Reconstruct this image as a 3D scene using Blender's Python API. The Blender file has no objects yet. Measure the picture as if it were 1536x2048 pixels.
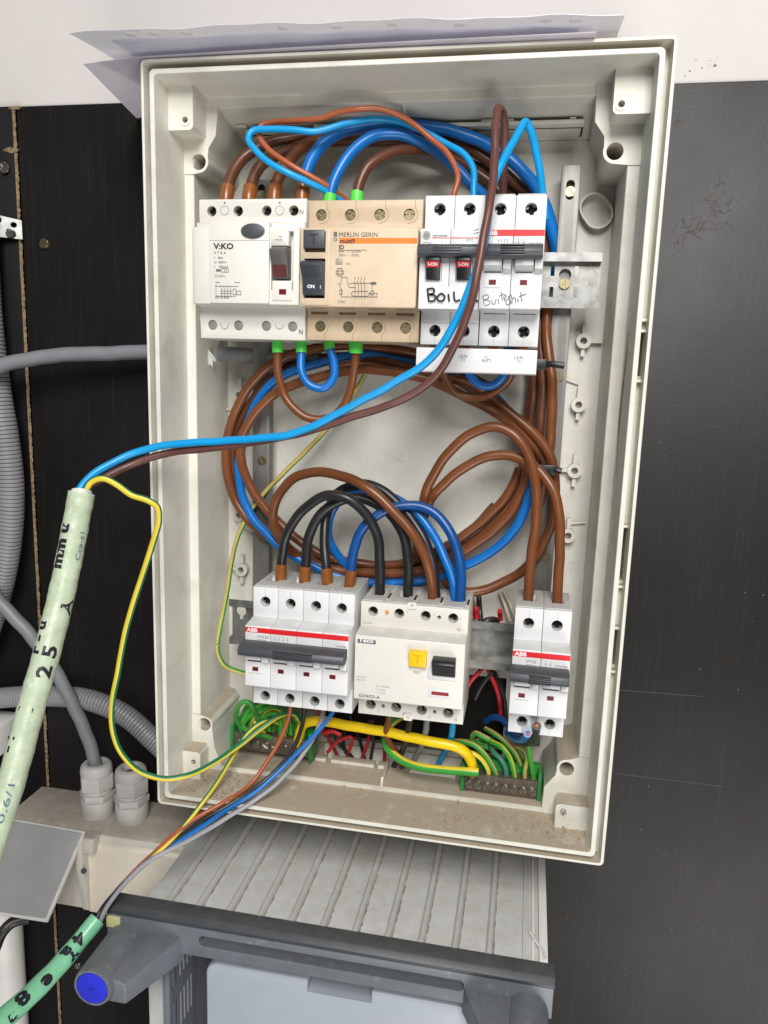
import bpy, bmesh, math, random
from mathutils import Vector, Matrix
random.seed(7)
sc = bpy.context.scene

# ------------------------------------------------------------------ frame of reference
# working units: millimetres; x right along the wall, y depth (0 = front rim of the
# enclosure, + into the wall), z DOWN from the top of the enclosure.
ZO = 1.5
def B(x, y, z): return Vector((x*.001, y*.001, ZO - z*.001))
ROT = ((0.98168, -0.03140, 0.18790), (0.06300, 0.98391, -0.16909), (-0.17957, 0.17783, 0.96756))
CAM = (240.7, -458.3, 179.0)            # x, y, z(down)
FPX = 1532.8
def F(u, v, Y):
    """photo pixel (1536x2048) + depth plane -> (x, z) in mm"""
    a = ((u-768)/FPX, (v-1024)/FPX, 1.0)
    d = [sum(ROT[i][j]*a[i] for i in range(3)) for j in range(3)]   # x, zdown, y
    s = (Y-CAM[1])/d[2]
    return CAM[0]+s*d[0], CAM[2]+s*d[1]
def FZ(u, v, Z):
    a = ((u-768)/FPX, (v-1024)/FPX, 1.0)
    d = [sum(ROT[i][j]*a[i] for i in range(3)) for j in range(3)]
    s = (Z-CAM[2])/d[1]
    return CAM[0]+s*d[0], CAM[1]+s*d[2]

# ------------------------------------------------------------------ camera
cd = bpy.data.cameras.new('camera'); cam = bpy.data.objects.new('camera', cd)
sc.collection.objects.link(cam); sc.camera = cam
cd.sensor_fit = 'VERTICAL'; cd.sensor_height = 36; cd.sensor_width = 27
cd.lens = FPX/2048*36; cd.clip_start = .01; cd.clip_end = 50
rx = Vector((ROT[0][0], ROT[0][2], -ROT[0][1])); dn = Vector((ROT[1][0], ROT[1][2], -ROT[1][1]))
fw = Vector((ROT[2][0], ROT[2][2], -ROT[2][1]))
M = Matrix((rx, -dn, -fw)).transposed().to_4x4(); M.translation = B(*CAM)
cam.matrix_world = M

# ------------------------------------------------------------------ light
w = bpy.data.worlds.new('World'); sc.world = w; w.use_nodes = True
w.node_tree.nodes['Background'].inputs[0].default_value = (.93, .96, 1, 1)
w.node_tree.nodes['Background'].inputs[1].default_value = .14
def area(name, loc, target, sx, sy, power, col):
    l = bpy.data.lights.new(name, 'AREA'); l.shape = 'RECTANGLE'; l.size = sx; l.size_y = sy
    l.energy = power; l.color = col
    o = bpy.data.objects.new(name, l); sc.collection.objects.link(o)
    o.location = loc; o.rotation_euler = (Vector(target)-Vector(loc)).to_track_quat('-Z', 'Y').to_euler()
    return o
CT = B(150, 0, 240)
area('doorway_daylight', B(390, -1180, -600), CT, .55, .7, 27, (1, .985, .965))
area('daylit_floor_bounce', B(700, -1060, 1250), B(230, 90, 420), .7, .8, 11.5, (1, .965, .93))
vs = sc.view_settings; vs.view_transform = 'Standard'; vs.look = 'None'; vs.exposure = 0; vs.gamma = 1
sc.render.engine = 'CYCLES'

# ------------------------------------------------------------------ materials
def lin(r, g, b):
    f = lambda c: (c/255/12.92) if c/255 <= .04045 else ((c/255+.055)/1.055)**2.4
    return (f(r), f(g), f(b), 1)
MATS = {}
def mat(name, col, rough=.45, metal=0, spec=.5, var=.06, vscale=60, bump=0, bscale=400, dust=0, grime=0, coat=0,
        uvstripe=None, trans=0, alpha=1, glow=0, smear=0, rvar=0, dlo=.25, dhi=.6, dustcol=(104, 86, 66), stripe_w=.5, streak=0):
    if name in MATS: return MATS[name]
    m = bpy.data.materials.new(name); m.use_nodes = True; nt = m.node_tree; N = nt.nodes; L = nt.links
    b = N['Principled BSDF']; b.inputs['Roughness'].default_value = rough; b.inputs['Metallic'].default_value = metal
    b.inputs['Specular IOR Level'].default_value = spec
    if coat: b.inputs['Coat Weight'].default_value = coat; b.inputs['Coat Roughness'].default_value = .15
    tc = N.new('ShaderNodeTexCoord')
    geo = N.new('ShaderNodeNewGeometry')
    def noise(scale, detail=4, rgh=.55):
        n = N.new('ShaderNodeTexNoise'); n.inputs['Scale'].default_value = scale; n.inputs['Detail'].default_value = detail
        n.inputs['Roughness'].default_value = rgh
        L.new(geo.outputs['Position'], n.inputs['Vector']); return n.outputs['Fac']
    def ramp(src, a, b2):
        r = N.new('ShaderNodeMapRange'); r.inputs[1].default_value = a; r.inputs[2].default_value = b2
        L.new(src, r.inputs[0]); return r.outputs[0]
    def mix(fac, a, c, mode='MIX'):
        x = N.new('ShaderNodeMix'); x.data_type = 'RGBA'; x.blend_type = mode
        if isinstance(fac, float): x.inputs[0].default_value = fac
        else: L.new(fac, x.inputs[0])
        for s, i in ((a, 6), (c, 7)):
            if isinstance(s, tuple): x.inputs[i].default_value = s
            else: L.new(s, x.inputs[i])
        return x.outputs[2]
    def math_(op, a, c):
        x = N.new('ShaderNodeMath'); x.operation = op
        for i, s in enumerate((a, c)):
            if isinstance(s, (int, float)): x.inputs[i].default_value = s
            else: L.new(s, x.inputs[i])
        return x.outputs[0]
    c = lin(*col)
    if uvstripe:
        sx = N.new('ShaderNodeSeparateXYZ'); L.new(tc.outputs['UV'], sx.inputs[0])
        u = math_('FRACT', math_('ADD', sx.outputs[0], math_('MULTIPLY', sx.outputs[1], .45)), 0)
        d = math_('ABSOLUTE', math_('SUBTRACT', u, .5), 0)
        c = mix(math_('LESS_THAN', d, stripe_w/2), c, lin(*uvstripe))
    dark = mix(1.0, c, (1-2*var, 1-2*var, 1-2.2*var, 1), 'MULTIPLY')
    c = mix(ramp(noise(vscale), .35, .7), c, dark)
    if streak:
        wv = N.new('ShaderNodeTexNoise'); wv.inputs['Scale'].default_value = 1
        mp = N.new('ShaderNodeMapping'); mp.inputs['Scale'].default_value = (900, 900, 14)
        L.new(geo.outputs['Position'], mp.inputs[0]); L.new(mp.outputs[0], wv.inputs['Vector'])
        c = mix(math_('MULTIPLY', ramp(wv.outputs['Fac'], .55, .8), streak), c, lin(170, 165, 165))
    if smear:
        g = math_('MULTIPLY', ramp(noise(70, 10, .75), .56, .66), smear); c = mix(g, c, lin(236, 233, 224))
        g = math_('MULTIPLY', ramp(noise(55, 10, .78), .60, .68), smear*.8); c = mix(g, c, lin(150, 143, 130))
    if rvar and not dust:
        L.new(math_('ADD', math_('MULTIPLY', math_('SUBTRACT', noise(16, 6, .6), .5), rvar), rough), b.inputs['Roughness'])
    if grime:
        g = math_('MULTIPLY', ramp(noise(38, 8, .7), .5, .78), grime)
        c = mix(g, c, lin(120, 105, 84))
    if dust:
        sn = N.new('ShaderNodeSeparateXYZ'); L.new(geo.outputs['Normal'], sn.inputs[0])
        up = ramp(sn.outputs[2], .55, .9)
        d = math_('MULTIPLY', math_('MULTIPLY', up, ramp(noise(90, 6, .65), dlo, dhi)), dust)
        c = mix(d, c, lin(*dustcol))
        L.new(math_('MAXIMUM', math_('MULTIPLY', d, .9), rough), b.inputs['Roughness'])
    if isinstance(c, tuple): b.inputs['Base Color'].default_value = c
    else: L.new(c, b.inputs['Base Color'])
    if bump:
        bn = N.new('ShaderNodeBump'); bn.inputs['Strength'].default_value = bump; bn.inputs['Distance'].default_value = .0006
        L.new(noise(bscale, 3), bn.inputs['Height']); L.new(bn.outputs[0], b.inputs['Normal'])
    if glow:
        tr = N.new('ShaderNodeBsdfTranslucent'); tr.inputs[0].default_value = lin(*col); mx = N.new('ShaderNodeMixShader'); mx.inputs[0].default_value = glow
        out = N['Material Output']; L.new(b.outputs[0], mx.inputs[1]); L.new(tr.outputs[0], mx.inputs[2]); L.new(mx.outputs[0], out.inputs[0])
    if trans: b.inputs['Transmission Weight'].default_value = trans
    if alpha < 1: b.inputs['Alpha'].default_value = alpha
    MATS[name] = m; return m

m_box = mat('enclosure plastic', (221, 219, 207), .48, var=.04, vscale=25, bump=.12, bscale=700, dust=.8, grime=.3, dustcol=(158, 141, 118), dlo=.1, dhi=.45, smear=.1)
m_box2 = mat('enclosure back plastic', (214, 211, 201), .5, var=.04, vscale=30, bump=.2, bscale=700, dust=.7, grime=.2, smear=.4, dustcol=(150, 134, 112))
m_white = mat('breaker white', (221, 221, 221), .4, var=.02, bump=.05, bscale=1200, dust=.35, dustcol=(150, 145, 135))
m_white2 = mat('breaker warm white', (221, 218, 209), .4, var=.02, bump=.05, bscale=1200, dust=.35, dustcol=(150, 145, 135))
m_top = mat('terminal cover grey', (196, 196, 193), .5, var=.04, dust=.5, dustcol=(150, 145, 135))
m_beige = mat('aged beige plastic', (213, 192, 164), .45, var=.06, vscale=45, bump=.05, grime=.25)
m_beige2 = mat('aged beige terminal', (204, 182, 153), .5, var=.07, vscale=45, bump=.05, grime=.35)
m_dgrey = mat('dark grey plastic', (72, 75, 80), .42, var=.06)
m_black = mat('black plastic', (30, 31, 33), .4, var=.08)
m_blackp = mat('black print', (38, 38, 40), .6, var=0)
m_greyp = mat('grey print', (98, 98, 100), .6, var=0)
m_lgreyp = mat('light grey print', (148, 148, 147), .6, var=0)
m_marker = mat('marker ink', (38, 34, 48), .35, var=.1, vscale=300)
m_red = mat('red print', (222, 32, 40), .45, var=.02)
m_redw = mat('red window', (110, 22, 32), .3, var=.2, vscale=500)
m_orange = mat('orange print', (240, 125, 40), .5, var=.02)
m_yellowb = mat('yellow button', (244, 196, 12), .4, var=.03)
m_screw = mat('zinc screw', (168, 165, 158), .33, metal=1, var=.15, vscale=300)
m_brass = mat('brass screw', (172, 160, 128), .35, metal=1, var=.15, vscale=300)
m_dscrew = mat('dark steel screw', (98, 98, 98), .35, metal=1, var=.15, vscale=300)
m_hole = mat('recess black', (20, 20, 20), .8, var=0)
m_gscrew = mat('grey screw cover', (140, 140, 138), .5, var=.1, vscale=400)
m_alu = mat('aluminium strip', (140, 137, 134), .5, metal=.75, var=.1, vscale=80, streak=.35)
m_zinc = mat('galvanised steel', (160, 160, 158), .4, metal=.85, var=.2, vscale=170, grime=.2)
m_copper = mat('bare copper', (200, 120, 80), .3, metal=1)
m_board = mat('black laminate', (26, 23, 23), .45, spec=.32, var=.2, vscale=12, bump=.12, bscale=420, streak=.025, rvar=.12)
m_board2 = mat('black laminate left', (18, 16, 17), .42, spec=.3, var=.2, vscale=14, bump=.08, bscale=160, rvar=.2)
m_chip = mat('raw chipboard', (150, 126, 98), .9, var=.35, vscale=400, bump=.8, bscale=900)
m_wall = mat('white painted wall', (206, 201, 198), .6, var=.03, vscale=7, bump=.1, bscale=120, grime=.05)
m_paper = mat('paper', (240, 237, 242), .6, var=.03, vscale=10, glow=.5)
m_brown = mat('brown insulation', (116, 66, 34), .34, var=.08, bump=.04, bscale=200, dust=.28, dustcol=(128, 108, 88), dlo=.35, dhi=.7)
m_brown2 = mat('brown insulation darker', (98, 58, 38), .34, var=.08, bump=.04, bscale=200, dust=.28, dustcol=(128, 108, 88), dlo=.35, dhi=.7)
m_brownr = mat('reddish brown insulation', (172, 92, 58), .34, var=.06)
m_brownd = mat('purple brown insulation', (100, 62, 54), .38, var=.06)
m_blue = mat('blue insulation', (6, 108, 190), .33, var=.06, dust=.28, dustcol=(128, 108, 88), dlo=.35, dhi=.7)
m_bluel = mat('bright blue insulation', (4, 152, 216), .36, var=.05)
m_blued = mat('deep blue insulation', (8, 74, 140), .33, var=.06, dust=.28, dustcol=(128, 108, 88), dlo=.35, dhi=.7)
m_blackw = mat('black insulation', (34, 34, 36), .36, var=.1, dust=.28, dustcol=(128, 108, 88), dlo=.35, dhi=.7)
m_redi = mat('red insulation', (186, 36, 46), .36, var=.08)
m_greyw = mat('grey insulation', (128, 130, 134), .42, var=.06)
m_greyl = mat('pale grey insulation', (150, 150, 157), .38, var=.05)
m_gy = mat('green yellow insulation', (222, 200, 62), .36, uvstripe=(30, 116, 72), stripe_w=.7, var=.05)
m_gy2 = mat('dusty green yellow insulation', (196, 176, 96), .45, uvstripe=(60, 150, 60), stripe_w=.55, var=.12)
m_gyg = mat('green dominated insulation', (226, 206, 70), .36, uvstripe=(66, 165, 55), stripe_w=.72, var=.08)
m_yel = mat('yellow insulation', (242, 206, 14), .36, var=.05)
m_ferb = mat('brown ferrule', (146, 84, 34), .3, spec=.6, var=.1)
m_ferg = mat('green ferrule', (92, 222, 84), .35, var=.04)
m_cable = mat('pale green sheath', (190, 204, 176), .38, var=.1, vscale=120, bump=.9, bscale=150, smear=.6)
m_tape = mat('green tape', (134, 204, 162), .32, var=.08, vscale=90, bump=.3, bscale=220)
m_gcable = mat('grey cable sheath', (126, 128, 132), .45, var=.05)
m_cond = mat('grey flexible conduit', (138, 137, 140), .42, uvstripe=(165, 90, 95), stripe_w=.03, var=.06)
m_gland = mat('grey gland', (190, 188, 184), .5, var=.06, dust=.4, dustcol=(140, 128, 116))
m_jbox = mat('junction box grey', (188, 182, 172), .55, var=.05, dust=.6, dustcol=(138, 124, 108), dlo=.15, dhi=.5)
m_jlid = mat('lid grey', (138, 138, 138), .45, var=.04)
m_cream = mat('cream plastic', (214, 204, 188), .5, var=.04)
m_inv = mat('ribbed light grey', (194, 194, 192), .4, var=.04, dust=.32, dustcol=(160, 146, 128), grime=.34, dlo=.4, dhi=.75)
m_bez = mat('dark bezel', (62, 66, 71), .45, var=.06, dust=.3, dustcol=(110, 105, 100))
m_bez2 = mat('mid bezel', (108, 114, 121), .42, var=.1, vscale=70, grime=.15, smear=.12, dust=.35, dustcol=(86, 84, 82))
m_cover = mat('blue grey cover', (165, 172, 182), .4, var=.02)
m_cap = mat('blue cap', (46, 52, 206), .35, var=.05)
m_tgreen = mat('green terminal plastic', (40, 140, 62), .4, var=.08)
m_tbar = mat('terminal brass bar', (128, 116, 104), .45, metal=.6, var=.2, vscale=200)
m_debris = mat('pale debris', (196, 176, 150), .8, var=.3, vscale=900)
m_web = mat('cobweb', (104, 84, 66), .9, var=.2)
m_pipe = mat('white pipe', (222, 220, 216), .45, var=.02)
m_clear = mat('clear window', (235, 236, 238), .12, var=0, alpha=.25)

# ------------------------------------------------------------------ geometry helpers
WL = {}
def finish(name, me, matr, parent, smooth=35):
    """recentre a mesh given in world coordinates and link it"""
    if len(me.vertices):
        cs = [v.co for v in me.vertices]
        c = Vector(((min(v.x for v in cs)+max(v.x for v in cs))/2, (min(v.y for v in cs)+max(v.y for v in cs))/2, min(v.z for v in cs)))
    else: c = Vector((0, 0, 0))
    me.transform(Matrix.Translation(-c))
    o = bpy.data.objects.new(name, me); sc.collection.objects.link(o)
    if matr:
        me.materials.clear(); me.materials.append(matr)
    if smooth:
        for p in me.polygons: p.use_smooth = True
        me.set_sharp_from_angle(angle=math.radians(smooth))
    WL[o] = c
    if parent is not None:
        o.parent = parent; o.location = c-WL[parent]
    else: o.location = c
    return o
def root(name, label, cat, x, y, z, group=None):
    o = bpy.data.objects.new(name, None); sc.collection.objects.link(o); o.empty_display_size = .01
    o.location = B(x, y, z); WL[o] = B(x, y, z); tag(o, label, cat, group); return o
def tag(o, label, cat, group=None):
    o['label'] = label; o['category'] = cat
    if group: o['group'] = group
    return o
class G:
    def __init__(s): s.v = []; s.f = []; s.uv = None
    def add(s, vs, fs):
        n = len(s.v); s.v += [tuple(v) for v in vs]; s.f += [tuple(i+n for i in f) for f in fs]; return s
    def box(s, x0, x1, y0, y1, z0, z1):
        vs = [(x, y, z) for x in (x0, x1) for y in (y0, y1) for z in (z0, z1)]
        return s.add(vs, [(0, 1, 3, 2), (4, 6, 7, 5), (0, 4, 5, 1), (2, 3, 7, 6), (0, 2, 6, 4), (1, 5, 7, 3)])
    def prism(s, poly, a0, a1, axis='y'):
        """poly: (x,z) for axis y, (y,z) for axis x, (x,y) for axis z"""
        n = len(poly)
        f = {'y': lambda p, a: (p[0], a, p[1]), 'x': lambda p, a: (a, p[0], p[1]), 'z': lambda p, a: (p[0], p[1], a)}[axis]
        vs = [f(p, a0) for p in poly]+[f(p, a1) for p in poly]
        fs = [tuple(range(n)), tuple(range(2*n-1, n-1, -1))]+[(i, (i+1) % n, n+(i+1) % n, n+i) for i in range(n)]
        return s.add(vs, fs)
    def cyl(s, cx, cz, r, y0, y1, n=20, r1=None):
        r1 = r if r1 is None else r1
        vs = [(cx+r*math.cos(2*math.pi*i/n), y0, cz+r*math.sin(2*math.pi*i/n)) for i in range(n)]
        vs += [(cx+r1*math.cos(2*math.pi*i/n), y1, cz+r1*math.sin(2*math.pi*i/n)) for i in range(n)]
        return s.add(vs, [tuple(range(n)), tuple(range(2*n-1, n-1, -1))]+[(i, (i+1) % n, n+(i+1) % n, n+i) for i in range(n)])
    def ring(s, cx, cz, poly, r, y0, y1, n=24):
        """poly outline (x,z) star-shaped about (cx,cz), with a round hole r"""
        angs = sorted(set([2*math.pi*i/n for i in range(n)]+[math.atan2(pz-cz, px-cx) % (2*math.pi) for px, pz in poly]))
        outer = []
        for a in angs:
            dx, dz = math.cos(a), math.sin(a); best = 0
            for i in range(len(poly)):
                (x1, z1), (x2, z2) = poly[i], poly[(i+1) % len(poly)]
                ex, ez = x2-x1, z2-z1; den = dx*ez-dz*ex
                if abs(den) < 1e-9: continue
                t = ((x1-cx)*ez-(z1-cz)*ex)/den; q = ((x1-cx)*dz-(z1-cz)*dx)/den
                if t > 0 and -1e-6 <= q <= 1+1e-6: best = max(best, t)
            outer.append((cx+dx*best, cz+dz*best))
        inner = [(cx+r*math.cos(a), cz+r*math.sin(a)) for a in angs]
        m = len(angs)
        vs = [(x, y0, z) for x, z in outer]+[(x, y0, z) for x, z in inner]+[(x, y1, z) for x, z in outer]+[(x, y1, z) for x, z in inner]
        fs = []
        for i in range(m):
            j = (i+1) % m
            fs += [(i, j, m+j, m+i), (2*m+i, 3*m+i, 3*m+j, 2*m+j), (i, 2*m+i, 2*m+j, j), (m+i, m+j, 3*m+j, 3*m+i)]
        return s.add(vs, fs)
    def tube(s, pts, r, n=14, cap=True, roll=0):
        """pts in mm (x,y,z); r number or function of arc fraction/length"""
        P = [Vector(p) for p in pts]; T = []
        for i in range(len(P)):
            t = (P[min(i+1, len(P)-1)]-P[max(i-1, 0)]); T.append(t.normalized())
        nrm = T[0].cross(Vector((0, 0, 1)))
        if nrm.length < .1: nrm = T[0].cross(Vector((1, 0, 0)))
        nrm.normalize(); base = len(s.v); L = 0; uvs = []
        for i in range(len(P)):
            if i:
                nrm = (nrm-T[i]*nrm.dot(T[i])).normalized(); L += (P[i]-P[i-1]).length
            bn = T[i].cross(nrm); rr = r(L) if callable(r) else r
            tc_ = Vector(CAM)-P[i]; off = roll-math.atan2(tc_.dot(bn), tc_.dot(nrm))/(2*math.pi)
            for k in range(n):
                a = 2*math.pi*k/n
                s.v.append(tuple(P[i]+(nrm*math.cos(a)+bn*math.sin(a))*rr)); uvs.append((k/n, L*.001, off))
        fs = []
        for i in range(len(P)-1):
            for k in range(n):
                j = (k+1) % n
                s.f.append((base+i*n+k, base+i*n+j, base+(i+1)*n+j, base+(i+1)*n+k))
        if cap:
            s.f.append(tuple(base+k for k in range(n))); s.f.append(tuple(base+(len(P)-1)*n+n-1-k for k in range(n)))
        s.uv = (s.uv or [])+uvs; return s
    def mesh(s, name, bevel=0, seg=2):
        me = bpy.data.meshes.new(name)
        me.from_pydata([B(*v) for v in s.v], [], s.f)
        if s.uv and len(s.uv) == len(s.v):
            ul = me.uv_layers.new(name='UVMap'); n = {}
            for p in me.polygons:
                us = [s.uv[me.loops[l].vertex_index] for l in p.loop_indices]
                wrap = max(u[0] for u in us)-min(u[0] for u in us) > .5 and len(us) == 4
                for l, u in zip(p.loop_indices, us):
                    ul.data[l].uv = (u[0]+u[2]+(1 if wrap and u[0] < .5 else 0), u[1])
        bm = bmesh.new(); bm.from_mesh(me)
        bmesh.ops.recalc_face_normals(bm, faces=bm.faces)
        if bevel:
            es = [e for e in bm.edges if len(e.link_faces) == 2 and e.calc_face_angle(0) > .5]
            bmesh.ops.bevel(bm, geom=es, offset=bevel*.001, segments=seg, affect='EDGES', profile=.5, clamp_overlap=True)
        bm.to_mesh(me); bm.free(); return me
    def obj(s, name, matr, parent=None, bevel=0, seg=2, smooth=35, cut=None):
        me = s.mesh(name, bevel, seg)
        if cut: me = boolean(me, cut)
        return finish(name, me, matr, parent, smooth)
def boolean(me, cutter):
    a = bpy.data.objects.new('tmp_a', me); c = bpy.data.objects.new('tmp_c', cutter.mesh('tmp'))
    sc.collection.objects.link(a); sc.collection.objects.link(c)
    md = a.modifiers.new('b', 'BOOLEAN'); md.object = c; md.operation = 'DIFFERENCE'; md.solver = 'EXACT'; md.use_self = True
    dg = bpy.context.evaluated_depsgraph_get(); dg.update()
    r = bpy.data.meshes.new_from_object(a.evaluated_get(dg))
    bpy.data.objects.remove(a); bpy.data.objects.remove(c); return r
def share(name, src, dx, dy, dz, parent):
    """another object with src's mesh, moved (mm)"""
    o = bpy.data.objects.new(name, src.data); sc.collection.objects.link(o)
    c = WL[src]+Vector((dx*.001, dy*.001, -dz*.001)); WL[o] = c
    if parent is not None: o.parent = parent; o.location = c-WL[parent]
    else: o.location = c
    return o
def spline(pts, sub=9):
    P = [Vector(p) for p in pts]; out = []
    for i in range(len(P)-1):
        a = P[i-1] if i else P[0]*2-P[1]; b, c = P[i], P[i+1]; d = P[i+2] if i+2 < len(P) else P[-1]*2-P[-2]
        # centripetal Catmull-Rom
        t0 = 0; t1 = t0+max((b-a).length, 1e-4)**.5; t2 = t1+max((c-b).length, 1e-4)**.5; t3 = t2+max((d-c).length, 1e-4)**.5
        for k in range(sub):
            t = t1+(t2-t1)*k/sub
            A1 = a*((t1-t)/(t1-t0))+b*((t-t0)/(t1-t0)); A2 = b*((t2-t)/(t2-t1))+c*((t-t1)/(t2-t1)); A3 = c*((t3-t)/(t3-t2))+d*((t-t2)/(t3-t2))
            B1 = A1*((t2-t)/(t2-t0))+A2*((t-t0)/(t2-t0)); B2 = A2*((t3-t)/(t3-t1))+A3*((t-t1)/(t3-t1))
            out.append(B1*((t2-t)/(t2-t1))+B2*((t-t1)/(t2-t1)))
    out.append(P[-1]); return out
def pp(pix):
    """[(u,v,Y)] -> mm points"""
    r = []
    for u, v, Y in pix:
        x, z = F(u, v, Y); r.append((x, Y, z))
    return r
def rrect(x0, x1, z0, z1, r, n=5):
    o = []
    for cx, cz, a0 in ((x1-r, z0+r, -90), (x1-r, z1-r, 0), (x0+r, z1-r, 90), (x0+r, z0+r, 180)):
        for i in range(n+1):
            a = math.radians(a0+90*i/n); o.append((cx+r*math.cos(a), cz+r*math.sin(a)))
    return o

FC = {}
def glyphs(txt, size, sx=1.0, align='LEFT', bold=0):
    """2D (x,y up) triangles of a piece of lettering; cap height = size mm"""
    cu = bpy.data.curves.new('t', 'FONT'); cu.body = txt; cu.size = 1; cu.resolution_u = 2; cu.align_x = align
    cu.offset = bold
    o = bpy.data.objects.new('t', cu); sc.collection.objects.link(o)
    dg = bpy.context.evaluated_depsgraph_get(); dg.update()
    me = bpy.data.meshes.new_from_object(o.evaluated_get(dg))
    k = size/.73
    vs = [(v.co.x*k*sx, v.co.y*k) for v in me.vertices]; fs = [tuple(p.vertices) for p in me.polygons]
    bpy.data.objects.remove(o); bpy.data.curves.remove(cu); bpy.data.meshes.remove(me)
    return vs, fs
def lettering(parent, matr, items, name='lettering', lift=.12):
    """items: (text, x, z(baseline), Y, capheight[, sx, align, bold, rot])"""
    g = G()
    for it in items:
        t, x, z, Y, h = it[:5]; sx = it[5] if len(it) > 5 else 1; al = it[6] if len(it) > 6 else 'LEFT'
        bo = it[7] if len(it) > 7 else 0; ro = math.radians(it[8]) if len(it) > 8 else 0
        vs, fs = glyphs(t, h, sx, al, bo); c, s_ = math.cos(ro), math.sin(ro)
        g.add([(x+a*c-b*s_, Y-lift, z-(a*s_+b*c)) for a, b in vs], fs)
    return g.obj(name, matr, parent, smooth=0)
def plates(parent, matr, rects, name, t=.25, bevel=0):
    g = G()
    for x0, x1, z0, z1, Y in rects: g.box(x0, x1, Y-t, Y+t, z0, z1)
    return g.obj(name, matr, parent, bevel=bevel, smooth=0)
def strokes(parent, matr, lines, Y, wdt, name, lift=.15):
    """pen strokes: polylines in (x,z), flat ribbons"""
    g = G()
    for ln in lines:
        pts = [Vector((a, b)) for a, b in ln]
        sm = [Vector((q.x, q.y)) for q in spline([(p.x, p.y, 0) for p in pts], 5)] if len(pts) > 2 else pts
        vs = []
        for i, q in enumerate(sm):
            t = (sm[min(i+1, len(sm)-1)]-sm[max(i-1, 0)]).normalized(); nn = Vector((-t.y, t.x))*wdt/2
            vs += [(q.x+nn.x, Y-lift, q.y+nn.y), (q.x-nn.x, Y-lift, q.y-nn.y)]
        g.add(vs, [(2*i, 2*i+1, 2*i+3, 2*i+2) for i in range(len(sm)-1)])
        lift += .01
    return g.obj(name, matr, parent, smooth=0)
def screw(parent, cx, cz, y, r, matr, kind='cross', ang=20, depth=2.0, name='screw', base=True, gk=.17):
    g = G()
    if base: g.cyl(cx, cz, r, y+.7, y+depth, 18)
    gap = r*gk
    n = 12
    for q in range(4 if kind == 'cross' else 2):
        span = math.pi/2 if kind == 'cross' else math.pi
        a0 = math.radians(ang)+q*span; pts = []
        off = gap/ math.sin(span/2) if kind == 'cross' else gap
        mx, mz = math.cos(a0+span/2)*off, math.sin(a0+span/2)*off
        ins = (r*.2 if kind == 'cross' else 0)
        if kind == 'cross': pts.append((cx+mx*1.6, cz+mz*1.6))
        for i in range(n+1):
            a = a0+span*i/n; k = r*.93-gap*.6
            pts.append((cx+mx+k*math.cos(a), cz+mz+k*math.sin(a)))
        g.prism(pts, y, y+.8)
    return g.obj(name, matr, parent, bevel=.08, seg=1)
def wobble(sp, amp):
    q = random.Random(len(sp)*31+int(sp[0].x*7+sp[-1].z*3)); ph = [q.uniform(0, 6.3) for _ in range(6)]; L = 0; out = [sp[0]]
    for i in range(1, len(sp)):
        L += (sp[i]-sp[i-1]).length
        d = Vector([amp*(math.sin(L*.11+ph[k])*.7+math.sin(L*.29+ph[k+3])*.3) for k in range(3)])
        e_ = min(1, L/25); out.append(sp[i]+d*e_)
    return out
def wire(name, label, matr, r, pix, cat='wire', group=None, n=14, ferr=None, sub=9, mm=False, parent=None, roll=0):
    pts = pix if mm else pp(pix)
    sp = wobble(spline(pts, sub), .16*min(r, 2.6))
    if roll == 0 and matr in (m_gy, m_gy2, m_gyg): roll = .05 if matr is m_gy else random.uniform(.1, .42)
    o = G().tube(sp, r, n, roll=roll).obj(name, matr, parent, smooth=60)
    if parent is None: tag(o, label, cat, group)
    for f in (ferr or []):
        idx, ln, fr, fm = f
        seg = sp if idx == 0 else sp[::-1]
        st, acc = [], 0
        for i in range(len(seg)-1):
            st.append(seg[i]); d_ = (seg[i+1]-seg[i]).length
            if acc+d_ >= ln: st.append(seg[i].lerp(seg[i+1], (ln-acc)/d_)); break
            acc += d_
        if len(st) >= 2: G().tube(st, fr, 16).obj('ferrule', fm, o, smooth=50)
    return o

# ================================================================== SETTING
def struct(o): o['kind'] = 'structure'; return o
WT, BT = 99.0, 97.0
# the white wall above, the black laminate boards below
g = G().box(-900, 1100, WT, WT+30, -900, -9.6); struct(g.obj('wall', m_wall, bevel=.6))
g = G().box(-152, 1100, BT, BT+32, -9, 1500); struct(g.obj('wall_board', m_board, bevel=.5))
lb = G().box(-900, -154.6, BT-1.4, BT+30, -9, 1500).obj('wall_board', m_board2, bevel=.3); struct(lb)
# rough raw edge of the left board
g = G(); z = -8.5
prev = None; vs = []
while z < 900:
    wv = random.uniform(.1, .9)+(2.2 if -8 < z < 4 and random.random() < .5 else 0)
    vs.append((-154.55, BT-1.5, z)); vs.append((-153.6+random.uniform(-.4, .35), BT-random.uniform(.8, 1.4), z)); vs.append((-152.9+random.uniform(-.35, .5), BT-.05-random.uniform(0, .4), z))
    z += random.uniform(.8, 2.2)
k = len(vs)//3
g.add(vs, [(3*i+a, 3*i+a+1, 3*i+a+4, 3*i+a+3) for i in range(k-1) for a in (0, 1)])
e = g.obj('raw_edge', m_chip, lb, smooth=0)
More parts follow.
